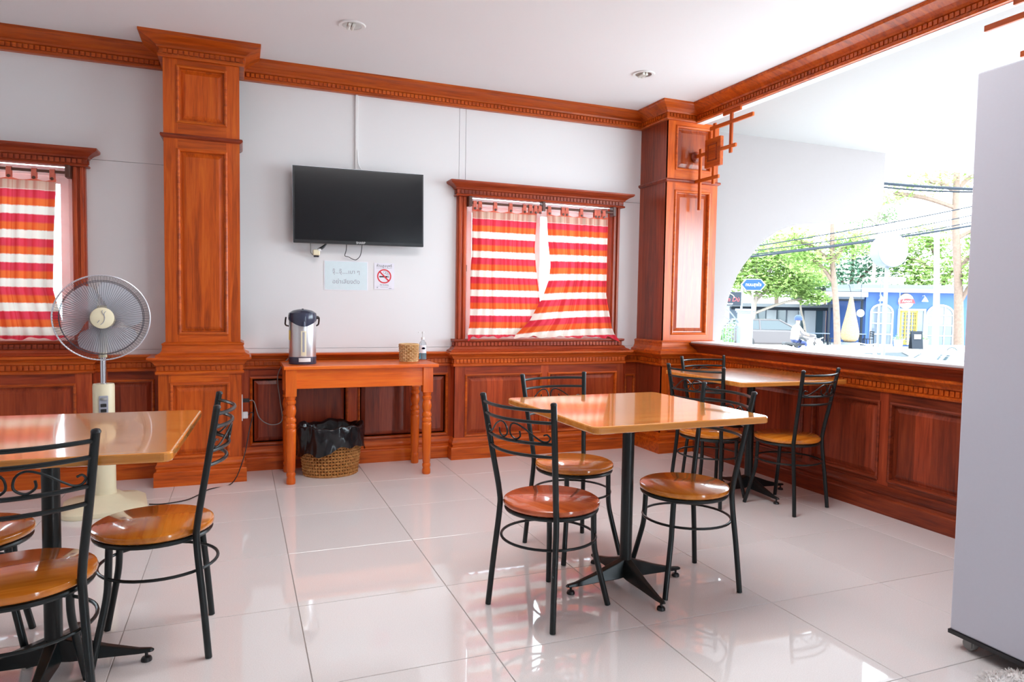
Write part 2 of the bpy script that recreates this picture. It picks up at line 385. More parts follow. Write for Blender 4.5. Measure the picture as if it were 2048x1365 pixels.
def facing(x, y, z):
    """text frame reading left to right towards -Y (seen from inside the room)"""
    return Matrix.Translation((x, y, z)) @ Matrix.Rotation(PI / 2, 4, 'X')

XW0, XW1, YB, YF, ZC = -3.2, 3.52, 5.15, -2.2, 2.82

# ------------------------------------------------------------------ floor
fl = MB().box(XW0 - 0.2, 3.75, YF, 5.35, -1.02, -0.004).build('floor', 'grout')
tag(fl, 'glossy pale beige tiled restaurant floor with thin grey joints', 'floor', kind='structure')
S = 0.5992; GX, GY = 0.2073, 2.1472; g = 0.0016
tile_me = None
i0, i1 = math.floor((XW0 - GX) / S), math.ceil((3.55 - GX) / S)
j0, j1 = math.floor((YF - GY) / S), math.ceil((5.15 - GY) / S)
cache = {}
for i in range(i0, i1):
    for j in range(j0, j1):
        x0, x1 = max(XW0, GX + i * S + g), min(3.56, GX + (i + 1) * S - g)
        y0, y1 = max(YF, GY + j * S + g), min(5.16, GY + (j + 1) * S - g)
        if x1 - x0 < 0.02 or y1 - y0 < 0.02: continue
        key = (round(x1 - x0, 3), round(y1 - y0, 3))
        if key not in cache:
            w, h = (x1 - x0) / 2, (y1 - y0) / 2; b = 0.0012
            mb = MB(); mb.add([(-w, -h, -0.004), (w, -h, -0.004), (w, h, -0.004), (-w, h, -0.004), (-w, -h, -b), (w, -h, -b), (w, h, -b), (-w, h, -b),
                               (-w + b, -h + b, 0), (w - b, -h + b, 0), (w - b, h - b, 0), (-w + b, h - b, 0)],
                              [(0, 1, 5, 4), (1, 2, 6, 5), (2, 3, 7, 6), (3, 0, 4, 7), (4, 5, 9, 8), (5, 6, 10, 9), (6, 7, 11, 10), (7, 4, 8, 11), (8, 9, 10, 11)])
            me = mb.mesh('tile'); me.materials.append(MATS['floor_tile']); cache[key] = me
        o = bpy.data.objects.new('tile', cache[key]); C.objects.link(o); o.parent = fl; o.location = ((x0 + x1) / 2, (y0 + y1) / 2, 0)

# ------------------------------------------------------------------ ceiling with downlights
ce = MB().box(XW0 - 0.2, 3.49, YF, 5.35, ZC, ZC + 0.12).build('ceiling', 'ceiling_paint')
tag(ce, 'flat white painted ceiling', 'ceiling', kind='structure')
for k, (x, y, lb) in enumerate(((0.622, 4.197, 'recessed round downlight in the ceiling nearer the left column'), (2.634, 4.227, 'recessed round downlight in the ceiling nearer the corner column'))):
    t = thing('downlight', lb, 'ceiling light', (x, y, ZC), group='recessed ceiling downlights')
    MB().lathe([(0.055, -0.001), (0.058, -0.006), (0.075, -0.007), (0.08, -0.001)], seg=32).build('trim_ring', 'white_plastic', t, True)
    MB().lathe([(0.0, -0.0012), (0.03, -0.0012), (0.056, -0.004)], seg=32).build('reflector', 'lamp_reflector', t, True)
    mb = MB()
    for dx in (-0.018, 0.006): mb.tube([(dx, -0.035, -0.012), (dx, 0.035, -0.012)], 0.009, 8)
    mb.build('lamp_tube', 'lamp_tube', t, True)

# ------------------------------------------------------------------ walls
W1 = (1.60, 2.955, 0.86, 2.06)      # right window opening x0 x1 z0 z1
W2 = (-2.30, -0.945, 0.86, 2.06)
wb = MB()
xs = [XW0 - 0.2, W2[0], W2[1], W1[0], W1[1], 3.75]
for a, b in zip(xs[:-1], xs[1:]):
    if (a, b) in ((W2[0], W2[1]), (W1[0], W1[1])): wb.box(a, b, 5.163, 5.33, -0.0, 0.86); wb.box(a, b, 5.163, 5.33, 2.06, ZC)
    else: wb.box(a, b, 5.163, 5.33, 0.0, ZC)
wall_b = wb.build('wall_back', 'wall_paint'); tag(wall_b, 'white back wall of smooth boards with fine joints', 'wall', kind='structure')
def wpanel(x0, x1, z0, z1, y=5.150): return MB().box(x0 + 0.0012, x1 - 0.0012, y, 5.1635, z0 + 0.0012, z1 - 0.0012).build('wall_panel', 'wall_paint', wall_b, bevel=0.0015)
wpanel(-0.45, 1.58, 0.857, 2.76); wpanel(1.58, 1.632, 2.06, 2.76); wpanel(1.632, 3.24, 2.083, 2.76)
wpanel(2.965, 3.24, 0.857, 2.083); wpanel(XW0, -0.45, 2.083, 2.76); wpanel(-0.935, -0.45, 0.857, 2.083); wpanel(XW0, -2.31, 0.857, 2.083)
wpanel(-0.935, 1.58, 0.76, 0.857, 5.146); wpanel(2.965, 3.24, 0.76, 0.857, 5.146)
wl = MB().box(XW0 - 0.2, XW0, YF, 5.163, 0, ZC).build('wall_left', 'wall_paint'); tag(wl, 'plain white left side wall', 'wall', kind='structure')
wf = MB().box(XW0 - 0.2, 3.75, YF - 0.15, YF, 2.0, ZC).box(XW0 - 0.2, 2.6, YF - 0.15, YF, 0, 2.0).box(3.2, 3.75, YF - 0.15, YF, 0, 2.0).build('wall_front', 'wall_paint'); tag(wf, 'white shop front wall with a open doorway, behind the viewer', 'wall', kind='structure')
wr = MB().box(3.538, 3.70, -2.2, 4.9, 0, 0.89).box(3.538, 3.70, -2.2, 1.24, 0.89, 2.7).build('wall_right', 'wall_paint'); tag(wr, 'low right wall below the big unglazed opening', 'wall', kind='structure')

# plan of the panelled base run around bays, window bases and columns
COL1 = (-0.48, 0.01, 4.84); COL2 = (3.19, 3.52, 4.73)
run_back = [(XW0, 5.03), (-0.874, 5.03), (-0.874, 5.12), (COL1[0], 5.12), (COL1[0], COL1[2]), (COL1[1], COL1[2]), (COL1[1], 5.12), (1.525, 5.12), (1.525, 5.02), (3.0, 5.02), (3.0, 5.12), (COL2[0], 5.12), (COL2[0], COL2[2]), (3.52, COL2[2]), (3.52, -2.2)]
rail_prof = [(-0.05, 0.715), (0.012, 0.715), (0.016, 0.722), (0.016, 0.733), (0.008, 0.738), (0.008, 0.772), (0.018, 0.776), (0.024, 0.788), (0.04, 0.803), (0.056, 0.810), (0.06, 0.815), (0.06, 0.826), (-0.05, 0.826)]
crail = MB().sweep(run_back, rail_prof).build('trim_1', 'trim_wood_X', smooth=False); tag(crail, 'brown wood chair rail ledge running round the walls and columns', 'chair rail', kind='structure')
MB().dentils(run_back, 0.008, 0.741, 0.770, d=0.009).build('dentil_row', 'trim_wood_X', crail, kind='stuff', fix=False)
base_prof = [(-0.05, 0.0), (0.03, 0.0), (0.03, 0.088), (0.026, 0.094), (0.014, 0.098), (0.014, 0.112), (0.02, 0.122), (0.02, 0.132), (0.012, 0.145), (0.006, 0.165), (-0.05, 0.165)]
bb = MB().sweep(run_back[:13] + [(3.515, COL2[2])], base_prof).build('baseboard_back', 'trim_wood_X'); tag(bb, 'brown wood baseboard along the back wall and columns', 'baseboard', kind='structure')
br_ = MB().sweep([(3.52, COL2[2] - 0.03), (3.52, -2.2)], base_prof).build('baseboard_right', 'mid_wood_Y'); tag(br_, 'brown wood baseboard along the right wall', 'baseboard', kind='structure')

# panelled faces -----------------------------------------------------------
def panel_piece(F, u0, u1, w0, w1, mat, parent, mould_mat, rec=-0.016, world=False):
    """raised-field panel and its picture-frame moulding (sub-part)"""
    i = min(0.05, (u1 - u0) * 0.16); e = 0.012
    rings = [((u0, u1, w0, w1), rec), ((u0 + i * 0.45, u1 - i * 0.45, w0 + i * 0.45, w1 - i * 0.45), rec), ((u0 + i, u1 - i, w0 + i, w1 - i), rec + 0.011)]
    mb = MB(); vs = []
    for (a, b, c, d), dep in rings: vs += [F(a, c, dep), F(b, c, dep), F(b, d, dep), F(a, d, dep)]
    fs = [(8, 9, 10, 11)]
    for r in range(2):
        for k in range(4): fs.append((r * 4 + k, r * 4 + (k + 1) % 4, r * 4 + 4 + (k + 1) % 4, r * 4 + 4 + k))
    mb.add(vs, fs); p = mb.build('panel', mat, parent, world=world)
    pr = [(-0.006, 0.0), (-0.006, 0.007), (0.002, 0.011), (0.010, 0.007), (0.014, rec + 0.002)]; vs = []; k_ = len(pr)
    for cu, cw, su, sw in ((u0, w0, 1, 1), (u1, w0, -1, 1), (u1, w1, -1, -1), (u0, w1, 1, -1)):
        for o, d in pr: vs.append(F(cu + su * o, cw + sw * o, d))
    fs = [(c * k_ + k, ((c + 1) % 4) * k_ + k, ((c + 1) % 4) * k_ + k + 1, c * k_ + k + 1) for c in range(4) for k in range(k_ - 1)]
    MB().add(vs, fs).build('panel_moulding', mould_mat, p)
    return p
def panelled(F, u0, u1, w0, w1, cols, parent, stile='trim_wood_Z', rail='trim_wood_X', pan='dark_wood_Z', mould='trim_wood_X', depth=0.02, bands=None):
    """one face of panelling: stiles, rails and raised panels; cols = [(ua,ub)], bands = [(wa,wb)]"""
    bands = bands or [(0.18, 0.655)]
    edges = [u0] + [v for c in cols for v in c] + [u1]
    for k in range(0, len(edges), 2): MB().tbox(F, edges[k], edges[k + 1], w0, w1, -depth, 0).build('stile', stile, parent)
    for a, b in cols:
        we = [w0] + [v for c in bands for v in c] + [w1]
        for k in range(0, len(we), 2): MB().tbox(F, a, b, we[k], we[k + 1], -depth, 0).build('rail', rail, parent)
        for wa, wb_ in bands: panel_piece(F, a, b, wa, wb_, pan, parent, mould)
def Fback(y): return lambda u, w, d: (u, y - d, w)
def Fright(x): return lambda u, w, d: (x - d, -u, w)

w_bays = struct('trim_2', 'dark wood panelling of the back wall between the columns', 'wainscot')
panelled(Fback(5.12), 0.01, 1.525, 0.0, 0.716, [(0.07, 0.735), (0.815, 1.495)], w_bays, stile='mid_wood_Z', rail='mid_wood_X')
MB().box(0.01, 1.525, 5.136, 5.162, 0, 0.82).build('backing_board', 'dark_wood_Z', w_bays)
w_bl = struct('trim_3', 'narrow wood panel beside the left of the fluted-edged left column', 'wainscot')
w_bl['label'] = 'narrow dark wood wall panel between the left window base and the left column'
panelled(Fback(5.12), -0.874, -0.48, 0.0, 0.716, [(-0.80, -0.535)], w_bl, stile='mid_wood_Z', rail='mid_wood_X')
w_br = struct('trim_4', 'very narrow wood wall panel squeezed beside the corner column', 'wainscot')
panelled(Fback(5.12), 3.0, 3.19, 0.0, 0.716, [(3.083, 3.172)], w_br, stile='mid_wood_Z', rail='mid_wood_X', bands=[(0.18, 0.607)])
w_r = struct('trim_5', 'dark wood panelling of the right wall under the opening', 'wainscot')
cols = []; y = 3.545
cols = [(-4.69, -4.30), (-4.215, -3.547), (-3.469, -2.955), (-2.880, -2.15), (-2.07, -1.35), (-1.27, -0.55), (-0.47, 0.25), (0.33, 1.05)]
cols = [(-4.66, -4.17), (-4.09, -3.547), (-3.465, -2.955), (-2.880, -2.30), (-2.22, -1.64)]
panelled(Fright(3.52), -4.73, -1.56, 0.0, 0.716, cols, w_r, stile='dark_wood_Z', rail='mid_wood_Y', pan='dark_wood_Z', mould='mid_wood_Y', bands=[(0.195, 0.655)])
MB().box(3.52, 3.538, -2.2, 1.56, 0, 0.716).build('plain_board', 'dark_wood_Y', w_r)

# right wall ledge: coved band and pale stone sill
cove = [(-0.05, 0.826), (0.015, 0.826), (0.02, 0.838), (0.03, 0.862), (0.055, 0.885), (0.07, 0.89), (0.07, 0.9), (-0.05, 0.9)]
t6 = MB().sweep([(3.52, 4.74), (3.52, 1.74)], cove).build('trim_6', 'dark_wood_Y'); tag(t6, 'dark coved wood band under the stone sill of the opening', 'trim', kind='structure')
t7 = MB().box(3.465, 3.72, 1.735, 4.74, 0.9, 0.915).build('trim_7', 'sill_stone', bevel=0.003); tag(t7, 'pale stone sill along the bottom of the opening', 'window sill', kind='structure')

# cornice ------------------------------------------------------------------
run_top = [(XW0, 5.135), (-0.44, 5.135), (-0.44, 4.86), (0.012, 4.86), (0.012, 5.135), (3.2, 5.135), (3.2, 4.75), (3.475, 4.75), (3.475, -2.2)]
corn = [(-0.02, 2.695), (0.022, 2.695), (0.026, 2.702), (0.026, 2.712), (0.016, 2.716), (0.016, 2.746), (0.028, 2.75), (0.034, 2.762), (0.06, 2.778), (0.09, 2.79), (0.115, 2.80), (0.122, 2.806), (0.122, 2.82), (-0.02, 2.82)]
co = MB().sweep(run_top, corn).build('trim_8', 'trim_wood_X'); tag(co, 'brown wood ceiling cornice with a row of small teeth', 'cornice', kind='structure')
MB().dentils(run_top, 0.016, 2.719, 2.744, d=0.008).build('dentil_row', 'trim_wood_X', co, kind='stuff', fix=False)
MB().box(3.478, 3.545, -2.2, 4.9, 2.692, 2.82).build('beam', 'wall_paint', co)

# columns ------------------------------------------------------------------
def column(name, label, x0, x1, yf, yb, top_panels, side=None, pan='trim_wood_Z'):
    r = struct(name, label, 'column')
    F = Fback(yf)
    # core, then face frame with recessed panels
    MB().box(x0 + 0.018, x1, yf + 0.02, yb, 0.716, 2.82).build('shaft', 'trim_wood_Z', r)
    pw0, pw1 = top_panels
    panelled(F, x0, x1, 0.9, 2.225, [(pw0, pw1)], r, pan=pan, bands=[(0.975, 2.14)])
    panelled(F, x0, x1, 2.225, 2.7, [(pw0, pw1)], r, pan=pan, bands=[(2.31, 2.655)])
    MB().box(x0, x0 + 0.02, yf + 0.001, yb, 0.9, 2.7).build('side_board', 'dark_wood_Z' if side == 'dark' else 'trim_wood_Z', r)
    MB().box(x1 - 0.02, x1, yf + 0.001, yb, 0.9, 2.7).build('side_board', 'trim_wood_Z', r)
    path = [(x0, yb), (x0, yf), (x1, yf), (x1, yb)]
    MB().sweep(path, [(-0.03, 2.205), (0.004, 2.205), (0.016, 2.213), (0.02, 2.222), (0.016, 2.232), (-0.03, 2.232)]).build('neck_band', 'dark_wood_X', r)
    MB().sweep(path, [(-0.03, 0.826), (0.055, 0.826), (0.055, 0.838), (0.05, 0.842), (0.03, 0.852), (0.02, 0.872), (0.018, 0.9), (0.022, 0.905), (0.022, 0.912), (0.006, 0.92), (-0.03, 0.925)]).build('column_base', 'trim_wood_X', r)
    return r
c1 = column('trim_9', 'freestanding-looking brown wood panelled column left of the television', -0.438, 0.005, 4.86, 5.15, (-0.356, -0.075))
c1['label'] = 'brown wood panelled column between the left window and the television'
F1 = Fback(COL1[2]); panelled(F1, COL1[0], COL1[1], 0.0, 0.716, [(-0.407, -0.068)], c1, pan='trim_wood_Z', bands=[(0.18, 0.655)])
MB().box(COL1[0], COL1[0] + 0.02, 4.841, 5.13, 0, 0.72).build('plinth_side', 'dark_wood_Z', c1); MB().box(COL1[1] - 0.02, COL1[1], 4.841, 5.13, 0, 0.72).build('plinth_side', 'mid_wood_Z', c1)
c2 = column('trim_10', 'brown wood panelled column in the room corner beside the opening', 3.205, 3.70, 4.75, 5.15, (3.285, 3.62), side='dark', pan='gloss_wood_Z')
panelled(Fback(COL2[2]), 3.19, 3.53, 0.0, 0.716, [(3.26, 3.47)], c2, pan='dark_wood_Z', bands=[(0.18, 0.655)])
MB().box(3.19, 3.21, 4.731, 5.13, 0, 0.72).build('plinth_side', 'dark_wood_Z', c2)
c3 = MB().box(3.205, 3.70, 1.24, 1.735, 0, 2.7).build('trim_11', 'trim_wood_Z'); tag(c3, 'brown wood column at the near end of the opening, behind the refrigerator', 'column', kind='structure')

# windows ------------------------------------------------------------------
def window(n, label, x0, x1):
    """x0,x1: outer edges of the wood jambs"""
    r = struct('window_%d' % n, label, 'window')
    hp = [(x0 - 0.012, 5.162), (x0 - 0.012, 5.085), (x1 + 0.012, 5.085), (x1 + 0.012, 5.162)]
    hprof = [(-0.03, 2.02), (0.008, 2.02), (0.012, 2.027), (0.008, 2.034), (0.0, 2.037), (0.0, 2.068), (0.01, 2.072), (0.014, 2.082), (0.035, 2.098), (0.06, 2.11), (0.068, 2.118), (0.068, 2.13), (-0.03, 2.13)]
    h = MB().sweep(hp, hprof).build('header', 'mid_wood_X', r)
    MB().box(x0, x1, 5.086, 5.16, 2.022, 2.128).build('header_core', 'mid_wood_X', h)
    MB().dentils(hp, 0.0, 2.040, 2.066, d=0.009).build('dentil_row', 'mid_wood_X', h, kind='stuff', fix=False)
    sp = [(x0 - 0.012, 5.162), (x0 - 0.012, 5.075), (x1 + 0.012, 5.075), (x1 + 0.012, 5.162)]
    sprof = [(-0.06, 0.826), (0.055, 0.826), (0.057, 0.832), (0.05, 0.838), (0.032, 0.846), (0.02, 0.862), (0.012, 0.866), (0.006, 0.868), (0.006, 0.899), (0.018, 0.903), (0.022, 0.91), (0.022, 0.922), (-0.06, 0.922)]
    s = MB().sweep(sp, sprof).build('sill', 'mid_wood_X', r)
    MB().box(x0, x1, 5.076, 5.33, 0.828, 0.921).build('sill_board', 'mid_wood_X', s)
    MB().dentils(sp, 0.006, 0.870, 0.897, d=0.010).build('dentil_row', 'mid_wood_X', s, kind='stuff', fix=False)
    for a, b, sg in ((x0, x0 + 0.075, 1), (x1 - 0.075, x1, -1)):
        mb = MB().box(a, b, 5.115, 5.20, 0.92, 2.022)
        mb.box(a + 0.008, a + 0.03, 5.1, 5.12, 0.92, 2.022); mb.box(b - 0.03, b - 0.008, 5.1, 5.12, 0.92, 2.022)
        mb.build('jamb', 'mid_wood_Z', r, bevel=0.004)
    xi0, xi1 = x0 + 0.07, x1 - 0.07; xm = (xi0 + xi1) / 2
    mb = MB().box(xi0, xi1, 5.19, 5.26, 1.965, 2.022).box(xi0, xi1, 5.19, 5.26, 0.918, 0.96).box(xi0, xi0 + 0.04, 5.19, 5.26, 0.96, 1.97).box(xi1 - 0.04, xi1, 5.19, 5.26, 0.96, 1.97)
    mb.build('outer_frame', 'white_upvc', r, bevel=0.003)
    for a, b, yy in ((xi0 + 0.035, xm + 0.03, 5.235), (xm - 0.03, xi1 - 0.035, 5.205)):
        sa = MB()
        sa.box(a, a + 0.05, yy, yy + 0.025, 0.95, 1.97).box(b - 0.05, b, yy, yy + 0.025, 0.95, 1.97).box(a + 0.05, b - 0.05, yy, yy + 0.025, 1.92, 1.97).box(a + 0.05, b - 0.05, yy, yy + 0.025, 0.95, 1.0)
        so = sa.build('sash', 'white_upvc', r, bevel=0.003)
        MB().box(a + 0.045, b - 0.045, yy + 0.010, yy + 0.015, 0.995, 1.925).build('pane', 'window_glass', so)
    MB().box(xi0 + 0.004, xi0 + 0.03, 5.17, 5.20, 1.45, 1.50).build('latch', 'rubber_grey', r, bevel=0.004)
    return r
w1 = window(1, 'wood framed sliding window right of the television, hung with striped curtains', 1.562, 2.993)
w2 = window(2, 'wood framed sliding window at the far left behind the fan', -2.335, -0.908)
for n, w, xa, xb, yy, cl in ((1, w1, 1.525, 3.0, 5.02, [(1.614, 2.246), (2.312, 2.934)]), (2, w2, XW0, -0.874, 5.03, [(-2.95, -2.35), (-2.27, -1.64), (-1.57, -0.968)])):
    panelled(Fback(yy), xa, xb, 0.0, 0.716, cl, w, stile='mid_wood_Z', rail='mid_wood_X', pan='mid_wood_Z', mould='trim_wood_X', bands=[(0.175, 0.648)])
    MB().box(xa, xa + 0.02, yy + 0.001, 5.13, 0, 0.72).box(xb - 0.02, xb, yy + 0.001, 5.13, 0, 0.72).build('return_board', 'mid_wood_Z', w)

# curtain rods and curtains ------------------------------------------------
def rod(label, x0, x1, brackets):
    t = thing('curtain_rod', label, 'curtain rod', ((x0 + x1) / 2, 5.065, 1.972))
    MB().tube([(x0 - t.location.x, 0, 0), (x1 - t.location.x, 0, 0)], 0.0095, 10).build('rod', 'rod_brown', t, True)
    for b in brackets: MB().box(b - t.location.x - 0.014, b - t.location.x + 0.014, -0.012, 0.05, -0.03, 0.048).build('bracket', 'rod_brown', t, bevel=0.004)
    return t
rod('dark brown curtain rod across the top of the right window', 1.639, 2.916, (2.262, 1.648, 2.906))
rod('dark brown curtain rod across the top of the far left window', -2.258, -0.985, (-1.62, -2.25, -0.994))
def interp(tab, z):
    for (z0, v0), (z1, v1) in zip(tab[:-1], tab[1:]):
        if z0 >= z >= z1: return v0 + (v1 - v0) * (z0 - z) / (z0 - z1)
    return tab[-1][1] if z < tab[-1][0] else tab[0][1]
def curtain(label, left, right, tabs, y0, width, folds, seed, zbot, fl_l=0.0, fl_r=0.0, sweep=0.0):
    rnd = random.Random(seed); nu, nv = 110, 60; ztop = 1.928
    ph = [rnd.uniform(0, 6.28) for _ in range(6)]
    vs, uvs = [], []
    for j in range(nv + 1):
        t = j / nv
        for i in range(nu + 1):
            u = i / nu
            zb = zbot + 0.006 * math.sin(23 * u + ph[0]) + 0.005 * math.sin(51 * u + ph[1])
            if u < 0.07: zb -= fl_l * (0.07 - u) / 0.07
            if u > 0.93: zb -= fl_r * (u - 0.93) / 0.07
            sag = 0.0
            for a, b in zip(tabs[:-1], tabs[1:]):   # top edge sags between tabs
                X = left[0][1] + (right[0][1] - left[0][1]) * u
                if a < X < b and b - a > 0.07: sag = 0.014 * math.sin(PI * (X - a) / (b - a))
            z = (ztop - sag) + (zb - (ztop - sag)) * t
            xl, xr = interp(left, z), interp(right, z)
            x = xl + (xr - xl) * u
            amp = 0.014 * (0.6 + 0.5 * math.sin(3 * u + ph[2])) * (0.55 + 0.45 * t)
            y = y0 + amp * math.sin(2 * PI * folds * (u + 0.012 * math.sin(4 * t + ph[3])) + ph[4]) + 0.005 * math.sin(17 * u + 5 * t + ph[5]) + 0.0022 * math.sin(61 * u + 3 * math.sin(3 * t + ph[1]))
            if z < 0.96: y -= (0.96 - z) * 0.9
            vs.append((x, y, z)); uvs.append((u * width, 1.926 - z - sweep * (1 - u) ** 2 * t * t))
    fs = [(j * (nu + 1) + i, j * (nu + 1) + i + 1, (j + 1) * (nu + 1) + i + 1, (j + 1) * (nu + 1) + i) for j in range(nv) for i in range(nu)]
    xm = (left[0][1] + right[0][1]) / 2
    t = thing('curtain', label, 'curtain', (xm, y0, 1.97), group='striped tab-top curtains')
    me = bpy.data.meshes.new('cloth'); me.from_pydata([(v[0] - xm, v[1] - y0, v[2] - 1.97) for v in vs], [], fs)
    ul = me.uv_layers.new(name='UVMap')
    for lp in me.loops: ul.data[lp.index].uv = uvs[lp.vertex_index]
    me.polygons.foreach_set('use_smooth', [True] * len(me.polygons)); me.materials.append(MATS['striped_cotton'])
    o = bpy.data.objects.new('cloth', me); C.objects.link(o); o.parent = t
    for a in tabs:
        pts = [(a - xm, 5.065 - y0 + 0.013 * math.cos(q), 0.002 + 0.015 * math.sin(q)) for q in [PI * k / 6 for k in range(7)]]
        pts = [(a - xm, 5.065 - y0 + 0.013, -0.045)] + pts + [(a - xm, 5.065 - y0 - 0.016, -0.05)]
        mb = MB(); vv = []
        for p in pts: vv += [(p[0] - 0.014, p[1], p[2]), (p[0] + 0.014, p[1], p[2])]
        mb.add(vv, [(2 * k, 2 * k + 1, 2 * k + 3, 2 * k + 2) for k in range(len(pts) - 1)])
        tb = mb.build('tab', 'tab_cloth', t, True)
        MB().lathe([(0.0, -0.004), (0.008, -0.003), (0.010, 0.0), (0.0, 0.0)], (a - xm, 5.065 - y0 - 0.0165, -0.043), 12, 'Y').build('button', 'rod_brown', tb, True)
    return t
plain('tab_cloth', (0.62, 0.15, 0.10, 1), 0.85, noise=0.3, scale=40)
curtain('red, orange and cream striped curtain on the left half of the right window', [(1.95, 1.668), (1.584, 1.672), (1.413, 1.66), (1.048, 1.655), (0.962, 1.64), (0.9, 1.628)],
        [(1.95, 2.212), (1.65, 2.2), (1.496, 2.215), (1.275, 2.25), (1.1, 2.27), (0.9, 2.28)], [1.682, 1.724, 1.849, 1.977, 2.095, 2.146, 2.189, 2.226], 5.085, 0.62, 9, 3, 0.938, fl_l=0.035)
curtain('red, orange and cream striped curtain swept sideways on the right half of the right window', [(1.95, 2.284), (1.7, 2.304), (1.523, 2.33), (1.40, 2.318), (1.264, 2.268), (1.062, 2.151), (0.945, 2.021), (0.9, 1.99)],
        [(1.95, 2.842), (1.633, 2.838), (1.287, 2.84), (1.02, 2.90), (0.926, 2.944), (0.88, 2.955)], [2.31, 2.431, 2.465, 2.597, 2.729, 2.758, 2.804], 5.06, 0.62, 8, 5, 0.937, fl_r=0.045, sweep=0.05)
curtain('red, orange and cream striped curtain on the far left window', [(1.95, -1.70), (1.3, -1.71), (0.9, -1.72)], [(1.95, -1.058), (1.6, -1.075), (1.241, -1.085), (1.0, -1.03), (0.9, -1.01)],
        [-1.68, -1.56, -1.43, -1.30, -1.17, -1.075], 5.075, 0.64, 8, 9, 0.936)

# ------------------------------------------------------------------ carved fret brackets in the opening
def fret(label, yc, sg, loc):
    """yc: column face, sg: -1 when the bracket runs towards -Y"""
    t = thing('fretwork_bracket', label, 'bracket', loc, group='fretwork brackets of the opening')
    X = 3.47; mt = 'trim_wood_Y'
    def bar(a, b, z0, z1, nm='bar', th=0.009, m_=mt):
        ya, yb = sorted((yc + sg * a, yc + sg * b)); return MB().box(X - th, X + th, ya, yb, z0, z1).build(nm, m_, t, bevel=0.003, world=True)
    bar(0.335, 0.535, 2.668, 2.70); bar(0.18, 0.67, 2.59, 2.62); bar(0.0, 0.49, 2.408, 2.436); bar(0.0, 0.30, 2.205, 2.233)
    for a, z0, z1 in ((0.062, 1.985, 2.475), (0.232, 2.168, 2.64), (0.43, 2.372, 2.67)): bar(a - 0.014, a + 0.014, z0, z1, 'upright', 0.0085, 'trim_wood_Z')
    b = bar(0.135, 0.325, 2.302, 2.525, 'centre_block', 0.016)
    mb = MB(); F = lambda u, w, d: (X - 0.016 - d, yc + sg * u, w)
    for (a0, a1, z0, z1) in ((0.175, 0.285, 2.35, 2.48),):
        e = 0.008
        for q in ((a0, a1, z0, z0 + e), (a0, a1, z1 - e, z1), (a0, a0 + e, z0, z1), (a1 - e, a1, z0, z1)): mb.tbox(F, *q, -0.001, 0.005)
    o = mb.build('raised_square', 'dark_wood_Y', b)
    MB().lathe([(0.045, 0.0), (0.045, -0.006 * 1), (0.034, -0.018), (0.0, -0.022)] if sg < 0 else [(0.045, 0), (0.045, 0.006), (0.034, 0.018), (0, 0.022)], (X, yc, 2.42), 20, 'Y').build('rosette', 'dark_wood_Y', t, True, world=True)
fret('dark wood fretwork bracket fixed to the corner column under the beam', 4.75 - 0.008, -1, (3.47, 4.45, 2.7))
fret('wood fretwork bracket cut off by the top right edge, above the refrigerator', 1.735, 1, (3.47, 2.0, 2.7))

